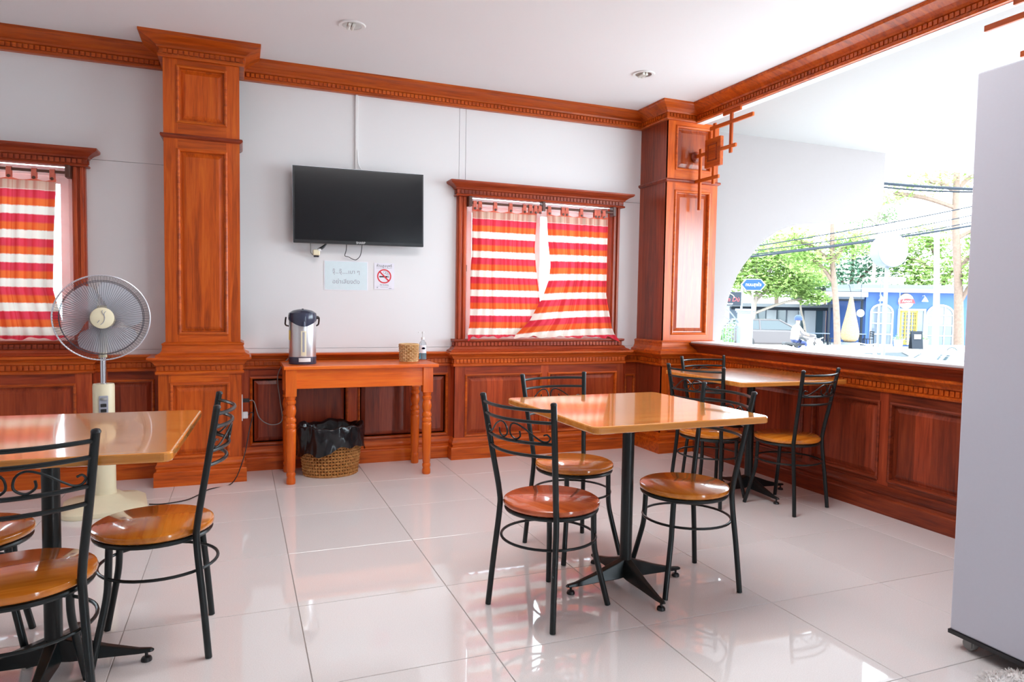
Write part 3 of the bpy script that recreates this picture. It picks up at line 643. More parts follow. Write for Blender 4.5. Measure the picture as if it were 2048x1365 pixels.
# ------------------------------------------------------------------ chairs
R_S, H_S = 0.19, 0.437
AT, BT, HT, AK, BK, ZK, AF, BF, FF, GF = 0.184, 0.205, 0.845, 0.148, 0.139, 0.428, 0.172, 0.174, 0.159, 0.170
def rear_pos(z):
    t = (z - ZK) / (HT - ZK); return AK + (AT - AK) * t, -(BK + (BT - BK) * t)
def make_chair():
    t = bpy.data.objects.new('dining_chair', None); C.objects.link(t)
    MB().lathe([(0.0, 0.407), (0.178, 0.407), (0.188, 0.413), (0.191, 0.421), (0.188, 0.430), (0.178, 0.436), (0.0, 0.4375)], seg=48).build('seat', 'seat_wood', t, True)
    ring = [(0.178 * math.cos(2 * PI * k / 40), 0.178 * math.sin(2 * PI * k / 40), 0.3985) for k in range(40)]
    MB().tube(ring, 0.0085, 8, closed=True).build('seat_frame', 'black_metal', t, True)
    ring = [(0.186 * math.cos(2 * PI * k / 40), -0.015 + 0.186 * math.sin(2 * PI * k / 40), 0.29) for k in range(40)]
    MB().tube(ring, 0.0055, 8, closed=True).build('foot_ring', 'black_metal', t, True)
    for s in (-1, 1):
        pts = smooth_path([(s * AF, -BF, 0.002), (s * (AF * 0.55 + AK * 0.45), -(BF * 0.55 + BK * 0.45), 0.19), (s * (AK + 0.002), -BK - 0.001, ZK - 0.05), (s * (AK + 0.001), -BK - 0.004, ZK + 0.03), (s * rear_pos(0.64)[0], rear_pos(0.64)[1], 0.64), (s * AT, -BT, HT)], 6)
        p = MB().tube(pts, 0.0115, 10).build('back_post', 'black_metal', t, True)
        MB().lathe([(0.0, 0.0055), (0.009, 0.003), (0.0125, -0.002), (0.0125, -0.007), (0.0, -0.007)], (s * AT, -BT, HT), 10).build('post_cap', 'black_plastic', p, True)
        pts = smooth_path([(s * 0.118, 0.118, 0.405), (s * 0.118, 0.122, 0.30), (s * 0.120, 0.126, 0.235), (s * 0.131, 0.139, 0.16), (s * FF, GF, 0.002)], 6)
        MB().tube(pts, 0.0115, 10).build('leg', 'black_metal', t, True)
    def bow(x, z):
        w, y = rear_pos(z); return (x, y - 0.058 * (1 - (x / w) ** 2), z)
    for z in (0.817, 0.773, 0.694, 0.646):
        w = rear_pos(z)[0]
        MB().tube([bow(-w + 2 * w * k / 14, z) for k in range(15)], 0.0065, 8).build('back_rail', 'black_metal', t, True)
    for s in (-1, 1):
        pts = []; cx, cz, rr = 0.036, 0.729, 0.031
        for k in range(22):                                    # spiral round the middle, leaving over its top
            a = math.radians(-60 - 390 + 390 * k / 21 + 150); r2 = rr * (0.62 + 0.38 * k / 21)
            pts.append((cx + r2 * math.cos(PI - a + PI), cz + r2 * math.sin(a)))
        sp = [(cx + 0.031 * math.cos(math.radians(a)) * f, cz + 0.031 * math.sin(math.radians(a)) * f) for a, f in ((20, 0.55), (-40, 0.7), (-100, 0.85), (-160, 0.95), (-220, 1.0), (-268, 1.05))]
        sp += [(0.07, 0.748), (0.105, 0.722), (0.132, 0.704), (0.15, 0.703), (0.160, 0.716), (0.152, 0.729), (0.140, 0.726)]
        q = smooth_path([(x, z, 0) for x, z in sp], 5)
        MB().tube([bow(s * p.x, p.y) for p in q], 0.0034, 6).build('scroll', 'black_metal', t, True)
    return t
chair0 = make_chair(); first = [True]
def place_chair(x, y, deg, label, group, red=False):
    if first[0]: t = chair0; first[0] = False
    else: t = copy_tree(chair0)
    t.location = (x, y, 0); t.rotation_euler = (0, 0, math.radians(deg - 90)); tag(t, label, 'chair', group)
    if red:  # curtain reflection tinted into this seat's colour
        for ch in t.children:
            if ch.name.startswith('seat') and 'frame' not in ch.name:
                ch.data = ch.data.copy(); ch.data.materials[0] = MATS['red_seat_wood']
gc, gl_, gb = 'chairs around the middle table', 'chairs around the left table', 'chairs around the table by the opening'
place_chair(1.515, 2.971, -83.7, 'black metal chair tucked behind the middle table, before the curtained window', gc)
place_chair(1.785, 2.456, 175.6, 'black metal chair at the right side of the middle table, facing left', gc)
place_chair(2.725, 3.497, 23.9, 'black metal chair on the left of the table by the opening, behind the middle table', gb)
place_chair(3.08, 3.225, 104, 'black metal chair standing clear on the near side of the table by the opening', gb)
place_chair(3.10, 3.875, -89.4, 'black chair mostly hidden behind the table by the opening, nearest the corner column', gb)
place_chair(-0.276, 2.612, 180.4, 'black metal chair at the right end of the left table, wholly in view', gl_)
place_chair(-0.572, 2.232, 101, 'black chair cut off by the left edge, its scrolled back before the left table', gl_)
place_chair(-0.832, 2.69, 11.9, 'chair pushed under the left table, only a shiny seat edge and legs showing', gl_)
place_chair(1.142, 2.43, 23.3, 'black metal chair, red reflection tinted into glossy round seat, left side of the middle table', gc, red=True)

# ------------------------------------------------------------------ tables
def make_table():
    t = bpy.data.objects.new('dining_table', None); C.objects.link(t)
    h, rc = 0.397, 0.028; poly = []
    for cx, cy, a0 in ((h - rc, h - rc, 0), (-h + rc, h - rc, 90), (-h + rc, -h + rc, 180), (h - rc, -h + rc, 270)):
        for k in range(6): a = math.radians(a0 + 18 * k); poly.append((cx + rc * math.cos(a), cy + rc * math.sin(a)))
    MB().prism(poly, lambda u, w, d: (u, w, 0.742 + 0.028 * d)).build('tabletop', 'tabletop_wood', t, bevel=0.006)
    MB().lathe([(0.11, 0.736), (0.11, 0.742)], seg=24).box(-0.2, 0.2, -0.02, 0.02, 0.728, 0.7415).build('top_plate', 'black_metal', t)
    MB().tube([(0, 0, 0.05), (0, 0, 0.735)], 0.0255, 20).build('column', 'black_metal', t, True)
    for k in range(4):
        a = k * PI / 2; c, s = math.cos(a), math.sin(a); mb = MB()
        sec = [(0.015, 0.028, 0.045, 0.118), (0.05, 0.027, 0.04, 0.105), (0.15, 0.021, 0.036, 0.07), (0.24, 0.014, 0.03, 0.046), (0.275, 0.011, 0.03, 0.042), (0.285, 0.006, 0.031, 0.038)]
        vs = []
        for r, w, z0, z1 in sec:
            for (q, z) in ((-w, z0), (w, z0), (w * 0.6, z1), (-w * 0.6, z1)): vs.append((r * c - q * s, r * s + q * c, z))
        fs = [(i * 4 + j, i * 4 + (j + 1) % 4, (i + 1) * 4 + (j + 1) % 4, (i + 1) * 4 + j) for i in range(5) for j in range(4)] + [(3, 2, 1, 0), (20, 21, 22, 23)]
        leg = mb.add(vs, fs).build('leg', 'black_metal', t, bevel=0.004)
        MB().lathe([(0.005, 0.034), (0.005, 0.016), (0.014, 0.013), (0.017, 0.007), (0.017, 0.001)], (0.262 * c, 0.262 * s, 0), 14).build('foot_pad', 'black_plastic', leg, True)
    return t
tb0 = make_table()
tb0.location = (1.531, 2.503, 0); tb0.rotation_euler = (0, 0, math.radians(1.5)); tag(tb0, 'square table with varnished top on a black pedestal, in the middle of the room', 'table', 'square pedestal tables')
tb = copy_tree(tb0); tb.location = (-0.552, 2.505, 0); tb.rotation_euler = (0, 0, math.radians(-2.9)); tag(tb, 'square varnished table cut off by the left edge, in front of the fan', 'table', 'square pedestal tables')
tb = copy_tree(tb0); tb.location = (3.055, 3.52, 0); tb.rotation_euler = (0, 0, math.radians(-1.5)); tag(tb, 'square varnished table standing under the opening in the far right corner', 'table', 'square pedestal tables')

# ------------------------------------------------------------------ console table and what stands on it
ct = thing('console_table', 'orange-brown wood side table with turned legs against the back wall', 'table', (0.765, 4.82, 0))
MB().box(-0.505, 0.52, -0.215, 0.235, 0.752, 0.775).build('tabletop', 'console_wood_X', ct, bevel=0.004)
ap = MB().box(-0.43, 0.425, -0.185, -0.165, 0.625, 0.752).build('apron', 'console_wood_X', ct, bevel=0.002)
MB().box(-0.43, 0.425, 0.175, 0.195, 0.625, 0.752).build('apron', 'console_wood_X', ct)
for x in (-0.455, 0.435): MB().box(x, x + 0.02, -0.16, 0.17, 0.625, 0.752).build('apron', 'console_wood_X', ct)
lp = [(0.0, 0.0), (0.026, 0.0), (0.029, 0.008), (0.029, 0.03), (0.025, 0.045), (0.029, 0.055), (0.029, 0.07), (0.024, 0.078), (0.027, 0.09), (0.031, 0.2), (0.033, 0.34), (0.033, 0.36), (0.028, 0.366), (0.033, 0.374), (0.033, 0.392), (0.027, 0.40), (0.033, 0.41), (0.033, 0.425), (0.024, 0.44), (0.03, 0.46), (0.034, 0.48), (0.03, 0.505), (0.024, 0.52), (0.032, 0.53), (0.032, 0.545), (0.026, 0.552), (0.03, 0.565), (0.03, 0.58)]
for x in (-0.458, 0.448):
    for y in (-0.168, 0.178):
        MB().lathe(lp, (x, y, 0), 20).box(x - 0.034, x + 0.034, y - 0.034, y + 0.034, 0.578, 0.752).build('leg', 'console_wood_Z', ct, True)

tp = thing('thermo_pot', 'silver electric hot water pot with dark blue lid on the side table', 'hot water pot', (0.392, 4.80, 0.7755))
MB().lathe([(0.088, 0.0), (0.090, 0.004), (0.090, 0.048), (0.087, 0.05)], seg=40).build('base', 'navy_plastic', tp, True)
MB().lathe([(0.087, 0.05), (0.0875, 0.052), (0.0875, 0.285), (0.0865, 0.29)], seg=40).build('body', 'brushed_steel', tp, True)
mb = MB(); seg = 40; vs = []; prof = [(0.088, None), (0.092, 0.30), (0.092, 0.322), (0.088, 0.340), (0.062, 0.357), (0.02, 0.366), (0.0, 0.367)]
for r, h in prof:
    for k in range(seg):
        a = 2 * PI * k / seg; fr_ = max(0.0, -math.sin(a)); rr = r + (0.012 * fr_ ** 2 if r > 0.05 else 0)
        z = h if h is not None else 0.288 - 0.036 * max(0, math.cos((a + PI / 2))) ** 3
        vs.append((rr * math.cos(a), rr * math.sin(a), z))
mb.add(vs, [(i * seg + k, i * seg + (k + 1) % seg, (i + 1) * seg + (k + 1) % seg, (i + 1) * seg + k) for i in range(len(prof) - 1) for k in range(seg)])
lid = mb.build('lid', 'navy_plastic', tp, True)
MB().lathe([(0.0, 0.37), (0.006, 0.369), (0.008, 0.362)], (0, -0.02, 0), 12).build('steam_vent', 'black_plastic', lid, True)
MB().lathe([(0.012, 0.255), (0.010, 0.27), (0.008, 0.285)], (0, -0.098, 0), 12).build('spout', 'navy_plastic', tp, True)
def arc_patch(mb, r, a0, a1, z0, z1, n=8):
    vs = []
    for k in range(n + 1):
        a = math.radians(a0 + (a1 - a0) * k / n); vs += [(r * math.cos(a), r * math.sin(a), z0), (r * math.cos(a), r * math.sin(a), z1)]
    return mb.add(vs, [(2 * k, 2 * k + 2, 2 * k + 3, 2 * k + 1) for k in range(n)])
gp = arc_patch(MB(), 0.0882, 259, 281, 0.058, 0.222).build('gauge_plate', 'cream_plastic', tp)
arc_patch(MB(), 0.0888, 265, 274, 0.083, 0.215).build('water_gauge', 'ink_grey', gp)
arc_patch(MB(), 0.0882, 182, 206, 0.16, 0.225).build('sticker', 'label_yellow', tp)
arc_patch(MB(), 0.0908, 250, 300, 0.018, 0.044).build('control_panel', 'white_plastic', tp)
for s in (-1, 1):
    MB().lathe([(0.011, 0), (0.011, 0.010), (0.008, 0.016)], (s * 0.09, 0, 0.31), 12, 'X').build('handle_pivot', 'black_plastic', tp, True)
MB().tube(smooth_path([(-0.106, 0, 0.31), (-0.108, 0.02, 0.285), (-0.104, 0.06, 0.258), (-0.07, 0.108, 0.248), (0, 0.122, 0.245), (0.07, 0.108, 0.248), (0.104, 0.06, 0.258), (0.108, 0.02, 0.285), (0.106, 0, 0.31)], 5), 0.0055, 8).build('handle', 'black_plastic', tp, True)

def woven(parent, rb, rt, h, rows, stakes, mat, z0=0.0, strand=None, sx=1, sy=1, nm='weave', rim=True):
    """real over-under weave: each row a wavy tube round upright stakes; one countless part"""
    st = strand or h / rows * 0.46; mb = MB()
    for j in range(rows):
        z = z0 + h * (j + 0.5) / rows; r = rb + (rt - rb) * (j + 0.5) / rows; pts = []
        n = stakes * 4
        for k in range(n):
            a = 2 * PI * k / n; q = r + st * 1.15 * math.cos(stakes * a + (PI if j % 2 else 0)); pts.append((q * math.cos(a) * sx, q * math.sin(a) * sy, z))
        mb.tube(pts, st, 5, closed=True)
    mb.build(nm, mat, parent, True, kind='stuff', fix=False)
    mb = MB()
    for k in range(stakes * 2 if stakes < 30 else stakes):
        a = 2 * PI * k / (stakes * 2 if stakes < 30 else stakes); mb.tube([(rb * math.cos(a) * sx, rb * math.sin(a) * sy, z0), (rt * math.cos(a) * sx, rt * math.sin(a) * sy, z0 + h)], st * 0.7, 5)
    mb.build('stakes', mat, parent, True, kind='stuff', fix=False)
    if rim:
        for nm_, z, r in (('rim', z0 + h, rt), ('foot_band', z0 + st, rb)):
            MB().tube([(r * math.cos(2 * PI * k / 40) * sx, r * math.sin(2 * PI * k / 40) * sy, z) for k in range(40)], st * 1.3, 8, closed=True).build(nm_, mat, parent, True)
    MB().lathe([(0, z0 + st), (rb * 0.98, z0 + st)], seg=32, sx=sx, sy=sy).build('bottom', mat, parent)
sb = thing('small_basket', 'small round pale wicker basket on the right end of the side table', 'basket', (1.126, 4.84, 0.776))
woven(sb, 0.060, 0.066, 0.122, 10, 13, 'wicker_pale', strand=0.0048)
MB().lathe([(0.054, 0.004), (0.059, 0.118)], seg=28).build('lining', 'wicker_brown', sb, True)
bt = thing('sanitizer_bottle', 'clear pump bottle of blue hand gel behind the small basket', 'bottle', (1.262, 4.975, 0.776))
MB().lathe([(0.0, 0.001), (0.026, 0.001), (0.028, 0.006), (0.028, 0.10), (0.024, 0.125), (0.012, 0.14), (0.011, 0.15)], seg=24, sy=0.75).build('bottle_body', 'clear_plastic', bt, True)
MB().lathe([(0.0, 0.003), (0.0255, 0.004), (0.0262, 0.05), (0.0, 0.05)], seg=24, sy=0.72).build('gel', 'sanitizer_blue', bt, True)
lbp = MB(); vs = []
for k in range(9):
    a = math.radians(215 + 110 * k / 8); vs += [(0.0286 * math.cos(a), 0.75 * 0.0286 * math.sin(a), 0.05), (0.0286 * math.cos(a), 0.75 * 0.0286 * math.sin(a), 0.108)]
lb_ = lbp.add(vs, [(2 * k, 2 * k + 2, 2 * k + 3, 2 * k + 1) for k in range(8)]).build('front_label', 'label_white', bt)
MB().lathe([(0, 0), (0.013, 0.0)], (0, -0.0222, 0.085), 16, 'Y', sy=0.6).build('brand_oval', 'label_blue', lb_)
MB().lathe([(0.013, 0.148), (0.013, 0.165), (0.004, 0.168), (0.004, 0.195), (0.010, 0.197), (0.010, 0.208), (0, 0.209)], seg=16).box(-0.035, 0.0, -0.005, 0.005, 0.198, 0.207).build('pump', 'white_plastic', bt, True)

# waste basket and its bag
wb_ = thing('waste_basket', 'oval brown wicker waste basket on the floor under the side table', 'basket', (0.585, 4.865, 0.0))
woven(wb_, 0.172, 0.198, 0.215, 10, 27, 'wicker_brown', sy=0.80, strand=0.0078)
MB().lathe([(0.161, 0.003), (0.186, 0.21)], seg=40, sy=0.8).build('lining', 'wicker_gap_shade', wb_, True)  # dark sheet inside the weave, shade of the gaps put into its colour
bag = MB(); nseg, rnd = 72, random.Random(4)
rows = [(0.150, 0.06, 0), (0.165, 0.18, 0), (0.178, 0.26, 0), (0.200, 0.335, 1), (0.214, 0.352, 1), (0.224, 0.343, 1), (0.228, 0.30, 1), (0.231, 0.25, 1), (0.232, 0.21, 2), (0.233, 0.18, 2)]
ph = [rnd.uniform(0, 6.28) for _ in range(8)]; vs = []
for r, z, w in rows:
    for k in range(nseg):
        a = 2 * PI * k / nseg
        wob = (0.006 * math.sin(9 * a + ph[0] + z * 20) + 0.004 * math.sin(17 * a + ph[1] - z * 40) + 0.003 * math.sin(31 * a + ph[2])) * (1 if w else 0.2)
        dz = 0.010 * math.sin(5 * a + ph[3]) + 0.006 * math.sin(13 * a + ph[4]) if w else 0
        if w == 2: dz += 0.03 * math.sin(2 * a + ph[5] + 1.0) + 0.012 * math.sin(7 * a + ph[6])
        rr = max(r + wob, 0.226 if w == 2 else 0); vs.append((rr * math.cos(a), rr * 0.82 * math.sin(a), z + dz))
bag.add(vs, [(i * nseg + k, i * nseg + (k + 1) % nseg, (i + 1) * nseg + (k + 1) % nseg, (i + 1) * nseg + k) for i in range(len(rows) - 1) for k in range(nseg)])
bg_ = bag.build('bin_bag', 'bag_black', None, True, fix=False); bg_.location = (0.585, 4.865, 0.0)
sm = bg_.modifiers.new('sub', 'SUBSURF'); sm.levels = 1; sm.render_levels = 1
tag(bg_, 'shiny black plastic bag folded over the rim of the wicker waste basket', 'bag')

# ------------------------------------------------------------------ television and wall things
tv = thing('television', 'wall mounted black flat television, switched off', 'television', (0.81, 5.03, 1.873))
rot = math.radians(0.6); tv.rotation_euler = (0, -rot, 0)
MB().box(-0.463, 0.463, 0.0, 0.035, -0.266, 0.266).box(-0.3, 0.3, 0.035, 0.06, -0.18, 0.12).build('case', 'tv_case', tv, bevel=0.004)
MB().box(-0.4635, 0.4635, 0.004, 0.012, 0.262, 0.2675).box(-0.4645, -0.4595, 0.004, 0.012, -0.266, 0.266).build('edge_strip', 'tv_edge', tv)
MB().box(-0.452, 0.452, -0.0008, 0.003, -0.243, 0.257).build('screen', 'tv_screen', tv)
text('SHARP', 0.022, 'white_plastic', tv, facing(0.0, -0.0015, -0.254), 'logo')
MB().box(-0.12, 0.12, 0.058, 0.116, -0.12, 0.12).build('wall_bracket', 'black_metal', tv)
def cable(name, label, pts, r, mat, cat='cable', n=6):
    P = smooth_path(pts, n); c0 = Vector(pts[0]); mb = MB().tube([p - c0 for p in P], r, 6)
    o = mb.build(name, mat, None, True); o.location = c0; return tag(o, label, cat)
cv = MB().box(-0.010, 0.010, 0.0, 0.012, -0.40, 0.155).build('cable_duct', 'white_plastic', None, bevel=0.003); cv.location = (0.797, 5.136, 2.54); tag(cv, 'white cable duct running up the wall above the television', 'cable duct')
cable('tv_cable', 'thin white cable curving from the duct down behind the television', [(0.803, 5.135, 2.30), (0.81, 5.13, 2.2), (0.835, 5.12, 2.15), (0.845, 5.11, 2.10)], 0.004, 'white_plastic')
cable('power_cord', 'thin black cord looping below the television', [(0.722, 5.09, 1.64), (0.72, 5.10, 1.57), (0.712, 5.11, 1.53), (0.74, 5.12, 1.522), (0.775, 5.12, 1.505), (0.80, 5.12, 1.507), (0.826, 5.11, 1.545), (0.834, 5.09, 1.64)], 0.0028, 'black_plastic')
pa = thing('plug_adaptor', 'white plug adaptor hanging by its cord under the television', 'plug adaptor', (0.508, 5.09, 1.54))
MB().box(-0.022, 0.026, -0.018, 0.02, -0.018, 0.022).build('adaptor_body', 'cream_plastic', pa, bevel=0.006)
MB().box(0.012, 0.034, -0.02, 0.018, 0.012, 0.03).build('socket_face', 'white_plastic', pa, bevel=0.004)
MB().tube([(0.018, 0, 0.02), (0.05, 0.002, 0.045), (0.075, 0.005, 0.07)], [0.013, 0.010, 0.004], 8).build('plug', 'black_plastic', pa, True)
MB().tube(smooth_path([(-0.01, 0, -0.02), (-0.035, 0.004, 0.0), (-0.036, 0.006, 0.05), (-0.04, 0.01, 0.085)], 5), 0.0032, 6).build('cord', 'rubber_grey', pa, True)
MB().box(-0.016, 0.02, -0.008, 0.008, -0.03, -0.018).build('pin_block', 'ink_black', pa, bevel=0.003)

s1 = thing('paper_sign', 'pale blue paper notice with two lines of grey lettering below the television', 'sign', (0.727, 5.148, 1.386))
MB().box(-0.152, 0.152, -0.0015, 0.0, -0.102, 0.102).build('sheet', 'paper_mint', s1)
MB().box(-0.158, 0.158, -0.0005, 0.0005, -0.107, 0.107).build('plastic_sleeve', 'label_white', s1)
text('จุ๊...จุ๊.....เบา ๆ', 0.040, 'ink_grey', s1, facing(0.0, -0.0022, 0.028))
text('อย่าเสียงดัง', 0.042, 'ink_grey', s1, facing(0.0, -0.0022, -0.045))
s2 = thing('no_smoking_sign', 'white no smoking notice with red circle beside the blue notice', 'sign', (1.006, 5.148, 1.390))
MB().box(-0.075, 0.075, -0.0012, 0.0, -0.098, 0.098).build('sheet', 'paper_white', s2)
text('ห้ามสูบบุหรี่', 0.026, 'ink_black', s2, facing(0, -0.0018, 0.077))
rg = MB()
def ring2(mb, r0, r1, y, n=40, cx=0, cz=0):
    vs = []
    for k in range(n):
        a = 2 * PI * k / n; vs += [(cx + r0 * math.cos(a), y, cz + r0 * math.sin(a)), (cx + r1 * math.cos(a), y, cz + r1 * math.sin(a))]
    return mb.add(vs, [(2 * k, 2 * k + 1, (2 * k + 3) % (2 * n), (2 * k + 2) % (2 * n)) for k in range(n)])
ring2(rg, 0.044, 0.053, -0.0022)
q = 0.047 * 0.7071; e = 0.0035
rg.add([(-q - e, -0.0022, q - e), (-q + e, -0.0022, q + e), (q + e, -0.0022, -q + e), (q - e, -0.0022, -q - e)], [(0, 1, 2, 3)]); rg.build('prohibition_ring', 'ink_red', s2, fix=False)
cg = MB().box(-0.036, 0.026, -0.002, -0.0018, -0.008, 0.002).box(0.029, 0.032, -0.002, -0.0018, -0.008, 0.002).box(0.034, 0.036, -0.002, -0.0018, -0.008, 0.002)
for cx, cz, r in ((0.003, 0.03, 0.011), (0.018, 0.026, 0.009), (0.028, 0.016, 0.007)): ring2(cg, r - 0.0014, r, -0.0019, 18, cx, cz)
cg.build('cigarette_symbol', 'ink_black', s2, fix=False)
text('No Smoking', 0.013, 'ink_black', s2, facing(0, -0.0018, -0.064))
MB().box(-0.058, 0.058, -0.0018, -0.0012, 0.059, 0.061).box(-0.055, 0.055, -0.0018, -0.0012, -0.074, -0.073).box(-0.03, 0.03, -0.0018, -0.0012, -0.083, -0.081).box(-0.055, -0.047, -0.0018, -0.0012, -0.088, -0.08).box(0.035, 0.055, -0.0018, -0.0012, -0.091, -0.086).build('rule_lines', 'ink_grey', s2)

ol = thing('wall_outlet', 'white wall outlet on the right side of the left column base, plugs in it', 'outlet', (0.010, 4.96, 0.47))
MB().box(-0.001, 0.007, -0.04, 0.04, -0.085, 0.085).build('plate', 'white_plastic', ol, bevel=0.002)
MB().box(0.007, 0.05, -0.016, 0.016, 0.035, 0.06).build('black_plug', 'black_plastic', ol, bevel=0.005)
MB().box(0.007, 0.04, -0.016, 0.016, -0.075, -0.03).build('white_plug', 'white_plastic', ol, bevel=0.006)
cable('pot_cord', 'thin dark cord drooping from the outlet behind the side table leg to the pot', [(0.058, 4.96, 0.515), (0.09, 5.0, 0.50), (0.125, 5.06, 0.38), (0.20, 5.075, 0.325), (0.275, 5.085, 0.35), (0.262, 5.09, 0.5), (0.25, 5.09, 0.68), (0.33, 5.085, 0.80), (0.385, 4.98, 0.805), (0.385, 4.90, 0.80)], 0.0035, 'rubber_grey')
cable('fan_cord', 'thin dark cord running from the outlet down over the floor to the fan', [(0.047, 4.96, 0.415), (0.08, 4.90, 0.44), (0.055, 4.87, 0.32), (0.02, 4.79, 0.16), (-0.05, 4.76, 0.008), (-0.18, 4.66, 0.005), (-0.243, 4.532, 0.005), (-0.305, 4.44, 0.005), (-0.42, 4.40, 0.005), (-0.492, 4.42, 0.005)], 0.0035, 'black_plastic')

# ------------------------------------------------------------------ fan
FX, FY = -0.715, 4.435
fan = thing('standing_fan', 'cream pedestal fan with round wire guard in front of the left window', 'fan', (FX, FY, 0), math.radians(8.5))
hs = 0.2; poly = []
for cx, cy, a0 in ((0.12, 0.12, 0), (-0.12, 0.12, 90), (-0.12, -0.12, 180), (0.12, -0.12, 270)):
    for k in range(7): a = math.radians(a0 + 15 * k); poly.append((cx + 0.09 * math.cos(a), cy + 0.09 * math.sin(a)))
mb = MB(); vs = []; n = len(poly)
for sc_, z in ((0.98, 0.0), (1.0, 0.008), (0.99, 0.026), (0.86, 0.045), (0.5, 0.060), (0.34, 0.085)): vs += [(x * sc_, y * sc_, z) for x, y in poly]
mb.add(vs, [(i * n + k, i * n + (k + 1) % n, (i + 1) * n + (k + 1) % n, (i + 1) * n + k) for i in range(5) for k in range(n)] + [tuple(reversed(range(n))), tuple(5 * n + k for k in range(n))])
mb.build('base', 'cream_plastic', fan, True)
MB().lathe([(0.06, 0.075), (0.056, 0.12), (0.054, 0.40), (0.055, 0.70), (0.052, 0.712), (0.03, 0.71)], seg=28, sy=0.85).build('stand', 'cream_plastic', fan, True)
cp = MB().box(-0.024, 0.022, -0.054, -0.044, 0.50, 0.648).build('control_panel', 'ink_grey', fan, bevel=0.004)
for k, z in enumerate((0.535, 0.565, 0.595)): MB().box(-0.015, 0.013, -0.060, -0.052, z - 0.009, z + 0.009).build('speed_button', 'black_plastic', cp, bevel=0.002)
MB().lathe([(0.016, 0.625), (0.018, 0.63), (0.016, 0.638), (0, 0.638)], (0, -0.050, 0), 12).build('timer_knob', 'rubber_grey', cp, True)
MB().tube([(0, 0, 0.70), (0, 0, 0.90)], 0.0165, 16).build('pole', 'chrome', fan, True)
MB().lathe([(0.02, 0.86), (0.022, 0.90), (0.026, 0.98), (0.03, 1.04), (0.02, 1.06)], seg=18).build('neck', 'cream_plastic', fan, True)
HZ = 1.086
MB().lathe([(0.0, 0.115), (0.04, 0.11), (0.062, 0.08), (0.068, 0.02), (0.066, -0.035), (0.05, -0.05), (0, -0.05)], (0, 0, HZ), 24, 'Y').build('motor_housing', 'cream_plastic', fan, True)
RG = 0.232; yr = -0.10
mb = MB()
N_W = 96
for k in range(N_W):
    a = 2 * PI * k / N_W; c, s = math.cos(a), math.sin(a)
    mb.tube([(0.045 * c, yr - 0.070, HZ + 0.045 * s), (0.12 * c, yr - 0.066, HZ + 0.12 * s), (0.19 * c, yr - 0.052, HZ + 0.19 * s), (0.222 * c, yr - 0.028, HZ + 0.222 * s), (RG * c, yr, HZ + RG * s)], 0.00105, 4, cap=False)
fg = mb.build('front_guard', 'fan_wire_dark', fan, True, kind='stuff', fix=False)
mb = MB()
for k in range(N_W):
    a = 2 * PI * (k + 0.5) / N_W; c, s = math.cos(a), math.sin(a)
    mb.tube([(0.06 * c, yr + 0.075, HZ + 0.06 * s), (0.13 * c, yr + 0.068, HZ + 0.13 * s), (0.20 * c, yr + 0.05, HZ + 0.20 * s), (RG * c, yr, HZ + RG * s)], 0.00105, 4, cap=False)
mb.build('rear_guard', 'fan_wire_dark', fan, True, kind='stuff', fix=False)
circ = lambda r, y, n=60: [(r * math.cos(2 * PI * k / n), y, HZ + r * math.sin(2 * PI * k / n)) for k in range(n)]
MB().tube(circ(RG, yr), 0.0042, 8, closed=True).build('guard_rim', 'fan_wire', fan, True)
MB().tube(circ(0.196, yr - 0.051), 0.0016, 6, closed=True).build('guard_ring', 'fan_wire_dark', fan, True)
MB().tube(circ(0.205, yr + 0.047), 0.0016, 6, closed=True).build('guard_ring', 'fan_wire_dark', fan, True)
hc = MB().lathe([(0.0, -0.082), (0.045, -0.081), (0.056, -0.076), (0.058, -0.068), (0.0, -0.066)], (0, yr, HZ), 32, 'Y').build('hub_cap', 'cream_plastic', fan, True)
mb = MB()
for pts in ([(0.002, 0.042), (0.0, 0.03), (0.012, 0.005), (0.006, -0.022), (-0.008, -0.036)], [(0.018, 0.036), (0.010, 0.024), (0.012, 0.0)], [(-0.012, -0.012), (-0.022, -0.026)]):
    mb.tube(smooth_path([(x, yr - 0.0835, HZ + z) for x, z in pts], 5), 0.0016, 5)
mb.build('emblem', 'ink_grey', hc, True)
for k in range(3):
    mb = MB(); vs = []; nr, na = 8, 10
    for i in range(nr + 1):
        r = 0.03 + 0.165 * i / nr
        sp = math.radians(34 + 68 * math.sin(PI * min(1, i / nr * 0.75)))
        for j in range(na + 1):
            q = j / na - 0.5; a = 2 * PI * k / 3 + 0.5 + q * sp * 1.15 + 0.25 * i / nr
            vs.append((r * math.cos(a), yr + 0.012 - q * (0.06 - 0.02 * i / nr), HZ + r * math.sin(a)))
    mb.add(vs, [(i * (na + 1) + j, i * (na + 1) + j + 1, (i + 1) * (na + 1) + j + 1, (i + 1) * (na + 1) + j) for i in range(nr) for j in range(na)])
    mb.build('blade', 'fan_blade', fan, True)
MB().lathe([(0.0, -0.03), (0.034, -0.028), (0.038, -0.01), (0.036, 0.03), (0, 0.03)], (0, yr + 0.012, HZ), 20, 'Y').build('blade_hub', 'fan_blade', fan, True)
MB().tube([(0, -0.05, HZ), (0, yr + 0.03, HZ)], 0.008, 8).build('shaft', 'chrome', fan, True)

